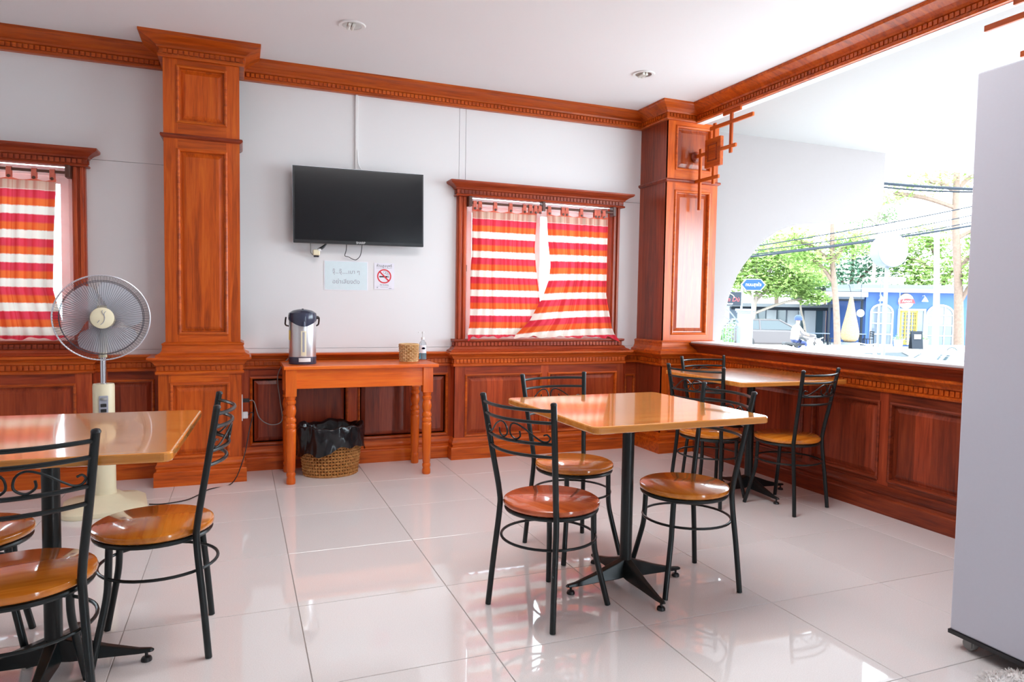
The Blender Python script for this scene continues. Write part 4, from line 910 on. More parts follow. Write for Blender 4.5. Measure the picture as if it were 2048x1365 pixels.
# ------------------------------------------------------------------ refrigerator
fr = thing('refrigerator', 'tall pale grey refrigerator seen from its plain side at the right edge', 'refrigerator', (2.35, 1.647, 0))
MB().box(0.0, 0.68, -0.70, 0.0, 0.062, 2.008).build('cabinet', 'fridge_paint', fr, bevel=0.006)
d = MB().box(0.004, 0.676, -0.76, -0.706, 0.16, 2.0).build('door', 'white_plastic', fr, bevel=0.008)
MB().box(0.05, 0.08, -0.80, -0.76, 0.8, 1.3).build('handle', 'rubber_grey', d, bevel=0.008)
MB().box(-0.004, 0.68, -0.70, 0.004, 0.048, 0.0615).build('plinth', 'black_plastic', fr)
for x in (0.04, 0.62):
    for y in (-0.05, -0.62):
        MB().lathe([(0.021, -0.012), (0.0225, -0.008), (0.0225, 0.008), (0.021, 0.012)], (x, y, 0.0235), 18, 'X').box(x - 0.017, x - 0.013, y - 0.014, y + 0.014, 0.015, 0.049).build('caster', 'rubber_grey', fr, True)
sl = MB(); rnd = random.Random(11)
for cx, cy in ((-0.05, 0.0), (0.03, -0.02)):
    for k in range(420):
        a, z = rnd.uniform(0, 2 * PI), rnd.uniform(0.05, 1); q = math.sqrt(1 - z * z)
        nrm = Vector((q * math.cos(a), q * math.sin(a), z)); p = Vector((cx, cy, 0)) + Vector((nrm.x * 0.055, nrm.y * 0.05, nrm.z * 0.03))
        tng = nrm.orthogonal().normalized() * 0.0045; tip = p + (nrm + Vector((rnd.uniform(-.5, .5), rnd.uniform(-.5, .5), rnd.uniform(-.2, .5)))) * 0.013
        sl.add([p - tng, p + tng, tip], [(0, 1, 2)])
fz = MB()
for cx, cy in ((-0.05, 0.0), (0.03, -0.02)): fz.lathe([(0.055 * math.cos(x), 0.03 * math.sin(x) + 0.001) for x in [PI / 2 * k / 5 for k in range(6)]], (cx, cy, 0), 18, sy=0.9)
fo = fz.build('fluffy_slippers', 'fluffy_white', None, True); fo.location = (2.295, 1.405, 0); tag(fo, 'white fluffy slipper on the floor at the bottom right corner', 'slipper')
sl.build('fluff', 'fluffy_white', fo, kind='stuff', fix=False); fo.name = 'fluffy_slipper'

# ------------------------------------------------------------------ porch outside the opening
GZ = -0.86
plain('street_concrete', (0.46, 0.45, 0.43, 1), 0.9, noise=0.1, scale=0.6)
plain('street_blue', (0.028, 0.075, 0.24, 1), 0.7, noise=0.06, scale=0.8)
plain('street_white', (0.45, 0.45, 0.46, 1), 0.6)
plain('door_yellow', (0.55, 0.34, 0.02, 1), 0.5)
plain('bark', (0.13, 0.085, 0.065, 1), 0.9, noise=0.35, scale=9, bump=0.6)
plain('pale_bark', (0.22, 0.18, 0.155, 1), 0.9, noise=0.2, scale=9)
plain('pole_concrete', (0.25, 0.25, 0.27, 1), 0.8, noise=0.06)
plain('dark_glass', (0.03, 0.05, 0.06, 1), 0.06)
plain('shop_glass', (0.10, 0.12, 0.15, 1), 0.06)
plain('dark_paint', (0.022, 0.026, 0.034, 1), 0.8, Specular_IOR_Level=0.1)
plain('slate_paint', (0.09, 0.11, 0.15, 1), 0.6)
plain('roof_grey', (0.11, 0.12, 0.135, 1), 0.7, noise=0.1)
plain('roof_white', (0.34, 0.34, 0.36, 1), 0.6)
plain('sign_blue', (0.014, 0.04, 0.20, 1), 0.7, Specular_IOR_Level=0.1)
plain('sign_brown', (0.45, 0.33, 0.24, 1), 0.5)
plain('sign_red', (0.42, 0.02, 0.025, 1), 0.5)
plain('panel_grey', (0.24, 0.25, 0.27, 1), 0.6)
plain('post_grey', (0.13, 0.15, 0.18, 1), 0.7)
plain('iron_grey', (0.09, 0.105, 0.13, 1), 0.5)
plain('brick_peach', (0.36, 0.20, 0.13, 1), 0.85, noise=0.2, scale=6)
plain('car_brown', (0.055, 0.045, 0.047, 1), 0.35)
plain('car_white', (0.40, 0.40, 0.41, 1), 0.3)
plain('car_glass', (0.02, 0.03, 0.035, 1), 0.04)
plain('tyre', (0.02, 0.02, 0.022, 1), 0.8)
plain('rim_silver', (0.55, 0.56, 0.58, 1), 0.3, metal=0.8)
plain('skin', (0.30, 0.16, 0.10, 1), 0.6)
plain('cloth_white', (0.42, 0.40, 0.38, 1), 0.8)
plain('cloth_navy', (0.02, 0.03, 0.09, 1), 0.9)
plain('helmet_blue', (0.02, 0.035, 0.11, 1), 0.6, Specular_IOR_Level=0.2)
plain('moto_white', (0.28, 0.28, 0.30, 1), 0.35)
plain('cover_blue', (0.2, 0.33, 0.44, 1), 0.7)
plain('planter_orange', (0.75, 0.10, 0.03, 1), 0.5)
def leaf_mat(name, c1, c2, tr=0.4):
    mt = bpy.data.materials.new(name); mt.use_nodes = True; MATS[name] = mt
    nt = mt.node_tree; N = nt.nodes; L = nt.links; N.clear()
    out = N.new('ShaderNodeOutputMaterial'); gi = N.new('ShaderNodeNewGeometry'); cr = N.new('ShaderNodeValToRGB')
    cr.color_ramp.elements[0].color = c1; cr.color_ramp.elements[1].color = c2; L.new(gi.outputs['Random Per Island'], cr.inputs['Fac'])
    d = N.new('ShaderNodeBsdfDiffuse'); t = N.new('ShaderNodeBsdfTranslucent'); L.new(cr.outputs[0], d.inputs[0]); L.new(cr.outputs[0], t.inputs[0])
    mx = N.new('ShaderNodeMixShader'); mx.inputs[0].default_value = tr; L.new(d.outputs[0], mx.inputs[1]); L.new(t.outputs[0], mx.inputs[2]); L.new(mx.outputs[0], out.inputs[0])
leaf_mat('leaf_light', (0.15, 0.26, 0.06, 1), (0.40, 0.50, 0.20, 1))
leaf_mat('leaf_mid', (0.11, 0.22, 0.09, 1), (0.28, 0.40, 0.18, 1))
leaf_mat('leaf_dark', (0.09, 0.19, 0.13, 1), (0.22, 0.34, 0.22, 1))

arch = [(3.60, -0.9), (3.80, -0.9), (3.85, 0.4), (3.895, 0.884), (3.925, 1.09), (3.971, 1.281), (4.013, 1.39), (4.063, 1.491), (4.12, 1.57), (4.184, 1.64), (4.262, 1.73), (4.354, 1.811), (4.49, 1.89), (4.639, 1.942), (4.80, 1.972), (4.973, 1.99), (5.25, 2.012), (5.491, 2.044), (5.575, 2.065), (5.642, 2.103), (5.70, 2.14), (5.736, 2.18), (5.756, 2.235), (5.762, 2.287), (5.764, 2.70), (3.60, 2.70)]
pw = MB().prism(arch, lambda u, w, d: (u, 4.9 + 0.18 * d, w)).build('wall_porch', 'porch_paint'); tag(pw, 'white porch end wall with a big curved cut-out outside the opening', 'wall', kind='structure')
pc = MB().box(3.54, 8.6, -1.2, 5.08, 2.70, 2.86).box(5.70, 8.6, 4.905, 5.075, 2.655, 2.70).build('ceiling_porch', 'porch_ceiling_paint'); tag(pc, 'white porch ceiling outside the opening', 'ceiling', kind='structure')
gr = MB().add([(-60, -40, GZ), (120, -40, GZ), (120, 120, GZ), (-60, 120, GZ)], [(0, 1, 2, 3)]).build('street', 'street_concrete'); tag(gr, 'sunlit pale concrete street and forecourt', 'street', kind='structure')
nb = struct('wall_neighbour', 'white boarded neighbour wall seen through the gaps of the curtains', 'wall', (0, 7.4, 0))
bme = MB().add([(-5.5, 0.0, 0), (5.5, 0.0, 0), (5.5, 0.03, 0.2), (-5.5, 0.03, 0.2), (-5.5, 0.06, 0), (5.5, 0.06, 0), (5.5, 0.06, 0.2), (-5.5, 0.06, 0.2)], [(0, 1, 2, 3), (0, 4, 5, 1), (3, 2, 6, 7), (0, 3, 7, 4), (1, 5, 6, 2), (4, 7, 6, 5)]).mesh('siding_board'); bme.materials.append(MATS['white_siding'])
for k in range(16):
    o = bpy.data.objects.new('siding_board', bme); C.objects.link(o); o.parent = nb; o.location = (-1.0, 0, GZ + 0.2 * k)

# ------------------------------------------------------------------ the street across the way, in its own frame (a along, d away)
SR = math.radians(-21.593); E1 = Vector((math.cos(SR), math.sin(SR), 0)); E2 = Vector((-math.sin(SR), math.cos(SR), 0))
def ST(a, d, z=GZ): v = E1 * a + E2 * d; return (v.x, v.y, z)
def sthing(name, label, cat, a, d, z=GZ, rot=0.0, group=None, kind=None): return thing(name, label, cat, ST(a, d, z), SR + rot, group, kind)

# blue cafe
B = sthing('cafe_building', 'bright blue cafe with white arched windows and a yellow door across the street', 'building', 24.4, 40)
H_ = 2.27 - GZ
MB().box(-3.85, 4.6, 0.0, 5.0, 0.0, H_).build('wall', 'street_blue', B)
MB().box(-4.2, 4.9, -0.45, 5.4, H_, H_ + 0.22).build('roof', 'roof_white', B, bevel=0.02)
MB().box(-4.1, 4.8, 1.0, 5.2, H_ + 0.22, H_ + 0.5).build('upper_roof', 'roof_grey', B)
def arched(cx, w, h, z0):
    f = MB(); r = w / 2; zs = z0 + h - r * 0.75
    def top(x): return zs + r * 0.75 * math.sqrt(max(0, 1 - (x / r) ** 2))
    pts = [(-r, z0)] + [(-r * math.cos(PI * k / 16), zs + r * 0.75 * math.sin(PI * k / 16)) for k in range(17)] + [(r, z0)]
    f.tube([(cx + x, -0.05, z) for x, z in pts], 0.06, 6); f.box(cx - r - 0.05, cx + r + 0.05, -0.12, 0, z0 - 0.06, z0 + 0.05)
    fo = f.build('window', 'street_white', B)
    g_ = MB().prism(pts, lambda u, w_, d: (cx + u, -0.02 + 0.015 * d, w_)).build('pane', 'shop_glass', fo)
    mb = MB()
    for k in (-1, 1): mb.box(cx + k * w / 6 - 0.03, cx + k * w / 6 + 0.03, -0.06, -0.02, z0, top(w / 6))
    for k in range(1, 4): z = z0 + (zs - z0) * k / 3; mb.box(cx - r, cx + r, -0.06, -0.02, z - 0.03, z + 0.03)
    mb.build('glazing_bar', 'street_white', fo)
arched(-2.93, 1.25, 2.36, 0.07); arched(0.48, 1.55, 2.36, 0.07)
dr = MB().box(-1.42, -1.34, -0.1, 0.02, 0.1, 2.13).box(-0.98 + 0.5, -0.90 + 0.5, -0.1, 0.02, 0.1, 2.13).box(-1.98, -0.40, -0.1, 0.02, 2.1, 2.2).box(-1.98, -1.9, -0.1, 0.02, 0.1, 2.13).build('door_frame', 'street_white', B)
MB().box(-1.95, -0.45, -0.02, 0.0, 0.1, 2.1).build('door_glass', 'shop_glass', dr)
dl = MB(); x0, x1 = -1.86, -0.86
dl.box(x0, x0 + 0.09, -0.09, -0.03, 0.12, 2.1).box(x1 - 0.09, x1, -0.09, -0.03, 0.12, 2.1).box(x0, x1, -0.09, -0.03, 1.98, 2.1).box(x0, x1, -0.09, -0.03, 0.12, 0.24).box(x0 + 0.27, x0 + 0.33, -0.09, -0.03, 0.12, 2.1)
for k in range(1, 9): dl.box(x0, x1, -0.08, -0.04, 0.12 + 0.22 * k - 0.012, 0.12 + 0.22 * k + 0.012)
for k in range(2, 6): dl.box(x0 + 0.165 * k - 0.012, x0 + 0.165 * k + 0.012, -0.08, -0.04, 0.12, 2.1)
dl.build('door', 'door_yellow', B)
for x in (-3.1, -0.6):
    MB().lathe([(0.02, 0.28), (0.05, 0.25), (0.17, 0.03), (0.17, 0.0)], (x, -0.28, 2.62), 16).tube([(x, 0, 2.95), (x, -0.2, 2.98), (x, -0.28, 2.9)], 0.02, 6).build('wall_lamp', 'street_white', B, True)
ss = MB().lathe([(0.0, -0.06), (0.43, -0.06), (0.45, -0.03), (0.45, 0.0)], (-1.55, 0, 2.64), 32, 'Y').build('round_sign', 'sign_brown', B, True)
MB().lathe([(0.0, -0.068), (0.36, -0.068), (0.36, -0.06)], (-1.55, 0, 2.64), 32, 'Y').build('sign_face', 'street_white', ss, True)
rb = MB(); rp = [(-0.47, -0.14), (-0.4, 0.10), (0.0, 0.17), (0.4, 0.14), (0.5, -0.10), (0.1, -0.08)]
rb.prism(rp, lambda u, w_, d: (-1.55 + u, -0.10 + 0.03 * d, 2.62 + w_)).build('red_banner', 'sign_red', ss)
text('Amori', 0.22, 'street_white', ss, Matrix.Translation((-1.53, -0.105, 2.645)) @ Matrix.Rotation(PI / 2, 4, 'X'))
for nm, lb, a, d, ms in (('board_sign', 'small black pavement board standing before the cafe door', 22.15, 37.6, 'dark_paint'),):
    t = sthing(nm, lb, 'sign', a, d)
    for y in (-0.18, 0.18):
        mb = MB().add([(-0.3, y, 0), (0.3, y, 0), (0.3, y * 0.1, 0.98), (-0.3, y * 0.1, 0.98), (-0.3, y + 0.03, 0), (0.3, y + 0.03, 0), (0.3, y * 0.1 + 0.03, 0.98), (-0.3, y * 0.1 + 0.03, 0.98)], [(0, 1, 2, 3), (7, 6, 5, 4), (0, 4, 5, 1), (3, 2, 6, 7), (0, 3, 7, 4), (1, 5, 6, 2)]).build('board_face', ms, t)
    MB().box(-0.18, 0.18, -0.13, -0.10, 0.55, 0.8).build('label_plate', 'street_white', t)
for k, (a, d, lb) in enumerate(((20.95, 37.2, 'white flower tub left of the cafe door'), (22.75, 37.9, 'white flower tub right of the pavement board'))):
    t = sthing('planter', lb, 'planter', a, d, group='white tubs before the cafe')
    MB().lathe([(0.18, 0), (0.24, 0.5), (0.26, 0.52), (0.24, 0.52), (0.22, 0.45), (0, 0.45)], seg=20).build('tub', 'street_white', t, True)
    mb = MB(); rnd = random.Random(k)
    for _ in range(60):
        p = Vector((rnd.gauss(0, .13), rnd.gauss(0, .13), 0.5 + abs(rnd.gauss(0, .16)))); q = Vector((rnd.uniform(-1, 1), rnd.uniform(-1, 1), rnd.uniform(-1, 1))).normalized() * 0.06; r_ = q.orthogonal().normalized() * 0.035
        mb.add([p - q, p + r_, p + q, p - r_], [(0, 1, 2, 3)])
    mb.build('foliage', 'leaf_mid', t, kind='stuff', fix=False)

# open shelter left of the cafe
sh = sthing('open_shelter', 'open dining shelter with a flat dark roof left of the blue cafe', 'shelter', 20.0, 42)
MB().box(-1.6, 0.45, -2.0, 3.5, 2.72, 2.84).build('ceiling_panel', 'slate_paint', sh)
MB().box(-1.9, 0.1, -2.2, 3.6, 3.15, 3.32).build('roof', 'roof_grey', sh)
MB().box(-2.0, 0.5, -2.3, -2.15, 2.84, 3.12).build('fascia', 'roof_white', sh)
for k in range(7): MB().box(-1.6, 0.42, -1.95 + 0.32 * k, -1.9 + 0.32 * k, 2.62, 2.72).build('rafter', 'dark_paint', sh)
for x in (-1.5, -0.2, 0.4): MB().box(x - 0.05, x + 0.05, -1.9, -1.8, 0, 2.72).build('post', 'dark_paint', sh)
bw = sthing('brick_wall', 'peach brick wall under the open shelter', 'wall', 21.5, 47.3, kind='structure')
MB().box(-1.2, 1.3, 0, 0.2, 0, 2.2).build('wall_face', 'brick_peach', bw)
fn = sthing('shop_building', 'row of pale grey panels and dark glass left of the shelter', 'building', 17.6, 44)
MB().box(-3.6, 2.6, 0.3, 3.0, 0, 2.2).build('wall', 'slate_paint', fn)
for a, b, mt in ((-1.24, -0.62, 'panel_grey'), (0.1, 0.77, 'panel_grey'), (1.19, 1.92, 'panel_grey'), (-2.0, -1.3, 'dark_glass'), (-0.55, 0.02, 'dark_glass'), (0.82, 1.15, 'dark_glass'), (1.96, 2.4, 'dark_glass')):
    MB().box(a, b, 0.18 if mt == 'panel_grey' else 0.25, 0.31, 0.15, 2.02).build('panel' if mt == 'panel_grey' else 'pane', mt, fn, bevel=0.01)
MB().box(-3.7, 2.7, -0.4, 3.2, 2.2, 2.42).build('roof', 'roof_grey', fn)
MB().box(-3.6, 2.6, 0.0, 0.3, 2.0, 2.2).build('lintel', 'dark_paint', fn)

def dining_set(a, d, lb, lc):
    t = sthing('patio_table', lb, 'table', a, d)
    MB().box(-0.45, 0.45, -0.35, 0.35, 0.70, 0.74).build('tabletop', 'slate_paint', t)
    for x in (-0.4, 0.4):
        for y in (-0.3, 0.3): MB().box(x - 0.025, x + 0.025, y - 0.025, y + 0.025, 0, 0.70).build('leg', 'dark_paint', t)
    for k, (dx, ll) in enumerate(((-0.75, lc + ', its left chair'), (0.75, lc + ', its right chair'))):
        c = sthing('patio_chair', ll, 'chair', a + dx, d, group='dark chairs under the shelter')
        MB().box(-0.22, 0.22, -0.22, 0.22, 0.42, 0.46).build('seat', 'dark_paint', c)
        s = 1 if dx > 0 else -1
        bk = MB()
        for z in (0.58, 0.70, 0.82): bk.box(s * 0.2 - 0.015, s * 0.2 + 0.015, -0.22, 0.22, z, z + 0.06)
        bk.build('backrest', 'dark_paint', c)
        for x in (-0.2, 0.2):
            for y in (-0.2, 0.2): MB().box(x - 0.02, x + 0.02, y - 0.02, y + 0.02, 0, 0.88 if x * s > 0 else 0.42).build('leg', 'dark_paint', c)
dining_set(17.6, 39.3, 'dark outdoor table left of the tree trunk under the shelter', 'dark patio chair at the outdoor table left of the trunk')
dining_set(19.6, 39.2, 'dark outdoor table beside the blue cafe wall', 'dark patio chair at the outdoor table beside the cafe')

# woven pear lantern
pl_ = sthing('wicker_lantern', 'giant pear-shaped golden woven lantern standing before the shelter', 'lantern', 17.72, 36, -0.45)
pp = [(0.0, 0.0), (0.25, 0.02), (0.38, 0.12), (0.43, 0.32), (0.42, 0.55), (0.35, 0.9), (0.26, 1.3), (0.18, 1.7), (0.11, 2.1), (0.05, 2.4), (0.0, 2.5)]
MB().lathe(pp, seg=28).build('body', 'wicker_gold', pl_, True)
mb = MB()
for k in range(34):
    z = 0.05 + 2.3 * k / 34
    for (r0, z0), (r1, z1) in zip(pp[:-1], pp[1:]):
        if z0 <= z <= z1: r = r0 + (r1 - r0) * (z - z0) / (z1 - z0)
    mb.tube([((r + 0.006) * math.cos(2 * PI * q / 28), (r + 0.006) * math.sin(2 * PI * q / 28), z + 0.02 * (q % 2)) for q in range(28)], 0.016, 4, closed=True)
mb.build('weave', 'wicker_gold', pl_, kind='stuff', fix=False)
MB().tube([(0, 0, 2.48), (-0.12, 0, 2.9), (-0.37, 0, 3.3)], 0.012, 5).build('hanging_rope', 'dark_paint', pl_)
MB().lathe([(0.5, -0.41), (0.5, -0.03), (0.0, 0.0)], seg=20).build('stand', 'roof_grey', pl_)
t = sthing('round_sign', 'small round white sign under the shelter beside the blue wall', 'sign', 19.24, 38, 1.05)
MB().lathe([(0.0, -0.04), (0.19, -0.04), (0.21, -0.02), (0.21, 0.02), (0, 0.02)], seg=28, axis='Y').build('disc', 'street_white', t, True)
MB().tube([(0, 0.0, 0.2), (0, 0.0, 1.6)], 0.012, 5).build('hanger', 'dark_paint', t)

# trees
def tree(label, a, d, h, r0, r1, clumps, mat, bark='bark', seed=1, lean=0.0, leaf=0.16, group='street trees'):
    rnd = random.Random(seed); t = sthing('tree', label, 'tree', a, d, group=group)
    pts = smooth_path([(0, 0, 0), (lean * 0.3, 0, h * 0.35), (lean * 0.75, 0.1, h * 0.7), (lean, 0, h)], 4); n = len(pts)
    tr_ = MB().tube(pts, [r0 + (r1 - r0) * k / (n - 1) for k in range(n)], 10).build('trunk', bark, t, True)
    mbb = MB(); mb = MB()
    for cx, cy, cz, rx, ry, rz, cnt in clumps:
        b0 = Vector(pts[min(n - 1, max(1, int(n * min(0.95, max(0.3, (cz - rz - 0.5) / h)))))])
        mbb.tube(smooth_path([b0, b0.lerp(Vector((cx, cy, cz)), 0.5) + Vector((0, 0, 0.15)), (cx, cy, cz)], 4), [r1 * 0.7 + 0.02] * 8 + [0.015], 6)
        for _ in range(cnt):
            v = Vector((rnd.gauss(0, 1), rnd.gauss(0, 1), rnd.gauss(0, 1))).normalized() * (rnd.random() ** 0.45)
            lay = round(v.z * 4) / 4 * 0.3 + v.z * 0.7
            p = Vector((cx + v.x * rx, cy + v.y * ry, cz + lay * rz)); q = Vector((rnd.uniform(-1, 1), rnd.uniform(-1, 1), rnd.uniform(-.45, .45))).normalized() * leaf * rnd.uniform(.6, 1.2)
            s = q.cross(Vector((rnd.uniform(-.4, .4), rnd.uniform(-.4, .4), 1))).normalized() * leaf * 0.42
            mb.add([p - q, p + s, p + q, p - s], [(0, 1, 2, 3)])
    mbb.build('branches', bark, t, True, kind='stuff')
    mb.build('foliage', mat, t, kind='stuff', fix=False)
    return t
tree('slim bare-trunked tree in front of the woven lantern', 16.15, 34, 6.3, 0.17, 0.10, [(-1.2, 0.5, 4.6, 1.5, 1.4, 0.8, 900), (0.6, 0.3, 5.4, 1.3, 1.3, 0.8, 800), (-2.2, 0.5, 5.6, 1.4, 1.4, 0.8, 700)], 'leaf_light', seed=2, lean=-0.5)
tree('thick brown trunk at the right beside the blue cafe', 23.45, 36, 9.5, 0.24, 0.14, [(-1.8, 0.5, 8.9, 1.6, 1.5, 0.8, 420), (0.8, 0.5, 9.3, 1.8, 1.6, 0.9, 520), (-3.4, 0.8, 8.3, 1.1, 1.1, 0.6, 200), (0.9, 0, 5.4, 1.0, 1.0, 1.0, 900), (0.6, -0.4, 4.0, 0.9, 0.8, 0.9, 800), (1.4, 0, 6.6, 0.9, 0.9, 0.7, 400)], 'leaf_light', seed=3, lean=-0.55)
tree('broad layered light green tree behind the brown car', 13.4, 38.5, 3.4, 0.12, 0.08, [(-0.7, 0, 3.6, 2.0, 1.5, 0.75, 1700), (1.2, 0.2, 3.3, 1.9, 1.4, 0.7, 1700), (2.6, 0, 3.9, 1.7, 1.4, 0.8, 1400), (0.3, 0.4, 4.7, 2.2, 1.6, 0.9, 1800), (2.2, 0.4, 5.2, 1.9, 1.5, 0.9, 1300), (3.4, 0.2, 2.75, 1.1, 1.0, 0.45, 900), (-1.8, 0.3, 5.0, 1.6, 1.4, 0.9, 1000)], 'leaf_light', 'pale_bark', 4, 0.3)
tree('thin leaning young tree before the grey panels', 17.4, 40.5, 3.0, 0.07, 0.05, [(-0.8, 0, 3.2, 1.2, 1.1, 0.5, 900), (0.5, 0.2, 3.6, 1.2, 1.1, 0.6, 900)], 'leaf_mid', 'pale_bark', 5, -0.5)
tree('dark green bushy tree behind the shelter roof', 19.2, 50, 5.0, 0.2, 0.12, [(-1.6, 0, 4.6, 2.0, 1.8, 1.4, 1500), (1.2, 0, 5.0, 2.2, 1.8, 1.5, 1700), (-0.2, 0.5, 6.6, 2.2, 1.8, 1.2, 1300), (-3.6, 0.3, 5.6, 2.0, 1.8, 1.6, 1300)], 'leaf_mid', seed=6, leaf=0.2)
tree('dark green bushy tree behind the round white sign', 24.6, 50, 5.0, 0.2, 0.12, [(-1.2, 0, 4.7, 2.2, 1.8, 1.5, 1700), (1.6, 0, 5.4, 2.2, 1.8, 1.6, 1700), (0.2, 0.5, 6.9, 1.9, 1.6, 0.9, 700)], 'leaf_dark', seed=7, leaf=0.2)
tree('light green bushy tree behind the cafe roof at the right', 29.6, 48, 5.0, 0.2, 0.12, [(-1.5, 0, 4.4, 2.0, 1.8, 1.5, 1900), (1.0, 0, 5.0, 2.2, 1.8, 1.8, 1700), (-0.6, 0.3, 7.0, 1.9, 1.7, 1.2, 1100), (-2.6, 0.3, 6.0, 1.4, 1.4, 1.0, 700)], 'leaf_light', seed=8, leaf=0.2)
tree('sparse high-branched tree standing farther down the street', 24.2, 46.5, 9.0, 0.16, 0.07, [(-1.0, 0, 8.3, 1.5, 1.2, 0.7, 420), (0.8, 0.3, 9.4, 1.6, 1.3, 0.7, 420), (-2.2, 0, 9.9, 1.6, 1.3, 0.6, 380), (1.0, 0, 8.4, 0.7, 0.7, 0.5, 200)], 'leaf_mid', 'pale_bark', 9, 0.3)
tree('leafy green tree at the left behind the street name sign', 10.4, 42, 4.2, 0.15, 0.1, [(0, 0, 3.9, 2.0, 1.6, 1.1, 1700), (1.4, 0.3, 5.0, 1.8, 1.5, 1.0, 1300), (-1.6, 0.2, 4.8, 1.7, 1.5, 1.1, 1200)], 'leaf_mid', seed=10)
pm = sthing('palm', 'small fan palm rising behind the cafe roof', 'tree', 21.3, 47)
MB().tube([(0, 0, 0), (0.05, 0, 2.2), (0, 0, 4.2)], [0.12, 0.1, 0.09], 8).build('trunk', 'bark', pm, True)
for k in range(14):
    a = 2 * PI * k / 14; mb = MB(); vs = []
    for q in range(7):
        f = q / 6; r = 1.15 * f; z = 4.2 + 0.75 * math.sin(f * 2.2) - 0.35 * f * (k % 3); w = 0.13 * math.sin(PI * min(1, f + 0.12))
        vs += [(r * math.cos(a) - w * math.sin(a), r * math.sin(a) + w * math.cos(a), z), (r * math.cos(a) + w * math.sin(a), r * math.sin(a) - w * math.cos(a), z)]
    mb.add(vs, [(2 * q, 2 * q + 1, 2 * q + 3, 2 * q + 2) for q in range(6)]).build('frond', 'leaf_light', pm)

# poles, signs, cables
t = sthing('utility_pole', 'pale concrete utility pole in front of the cafe', 'utility pole', 20.98, 34)
MB().tube([(0, 0, 0), (-0.05, 0, 3.0), (-0.2, 0, 6.2)], [0.155, 0.14, 0.115], 14).build('pole', 'pole_concrete', t, True)
MB().box(-0.95, 0.55, -0.05, 0.05, 5.75, 5.85).build('cross_arm', 'pole_concrete', t)
t = sthing('drum_sign', 'round white drum sign on a grey post before the cafe', 'sign', 6.5, 12, GZ, math.radians(8))
MB().tube([(0, 0, 0), (0, 0, 2.82)], 0.033, 12).build('post', 'post_grey', t, True)
dm = MB().lathe([(0.0, -0.11), (0.272, -0.11), (0.285, -0.10), (0.285, 0.11), (0, 0.11)], (0.03, 0, 3.09), 40, 'Y').build('drum', 'iron_grey', t, True)
MB().lathe([(0.0, -0.116), (0.262, -0.114), (0.272, -0.109)], (0.03, 0, 3.09), 40, 'Y').build('face', 'street_white', dm, True)
text('บ้าน', 0.17, 'panel_grey', dm, Matrix.Translation((0.05, -0.118, 3.10)) @ Matrix.Rotation(PI / 2, 4, 'X'))
t = sthing('street_name_sign', 'blue six-sided street name sign on a thin post', 'sign', 6.98, 20)
MB().tube([(0, 0.02, 0), (0, 0.02, 2.58)], 0.024, 10).build('post', 'post_grey', t, True)
hx = [(-0.36, 0), (-0.22, -0.17), (0.22, -0.17), (0.36, 0), (0.22, 0.17), (-0.22, 0.17)]
bd = MB().prism(hx, lambda u, w_, d: (u, -0.02 + 0.03 * d, 2.75 + w_)).build('border', 'street_white', t)
MB().prism([(u * 0.93, w_ * 0.9) for u, w_ in hx], lambda u, w_, d: (u, -0.024 + 0.01 * d, 2.75 + w_)).build('board', 'sign_blue', bd)
text('ถนนสุขใจ', 0.125, 'street_white', bd, Matrix.Translation((0, -0.027, 2.75)) @ Matrix.Rotation(PI / 2, 4, 'X'))
t = sthing('chevron_sign', 'long white road sign with a grey arrowhead above the cafe roof', 'sign', 21.4, 39)
for x in (-0.55, 0.55): MB().tube([(x, 0.03, 0), (x, 0.03, 4.0)], 0.03, 8).build('post', 'post_grey', t)
MB().box(-0.72, 0.72, -0.02, 0.02, 3.58, 3.98).build('board', 'street_white', t, bevel=0.01)
mb = MB()
for x in (-0.62, -0.3): mb.add([(x, -0.024, 3.78), (x + 0.16, -0.024, 3.60), (x + 0.27, -0.024, 3.60), (x + 0.11, -0.024, 3.78), (x + 0.27, -0.024, 3.96), (x + 0.16, -0.024, 3.96)], [(0, 1, 2, 3), (0, 3, 4, 5)])
mb.build('arrowhead', 'roof_grey', t, fix=False)
t = sthing('shop_sign', 'dark shop sign with red script at the left behind the iron gate', 'sign', 10.75, 34)
MB().box(-0.75, 0.53, 0, 0.12, 2.2, 2.88).build('board', 'dark_paint', t, bevel=0.01)
MB().box(0.55, 0.63, 0, 0.1, 0, 3.2).build('post', 'iron_grey', t)
text('Quan Dù', 0.30, 'sign_red', t, Matrix.Translation((-0.10, -0.01, 2.50)) @ Matrix.Rotation(PI / 2, 4, 'X'), shear=0.2)
text('RESTAURANT', 0.10, 'street_white', t, Matrix.Translation((-0.16, -0.01, 2.28)) @ Matrix.Rotation(PI / 2, 4, 'X'))
ag = MB().tube([(-0.55 + 0.5 * math.cos(PI * k / 10) * 0.9 + 0.3, -0.02, 2.58 + 0.24 * math.sin(PI * k / 10)) for k in range(11)], 0.02, 5).build('arc', 'street_white', t)
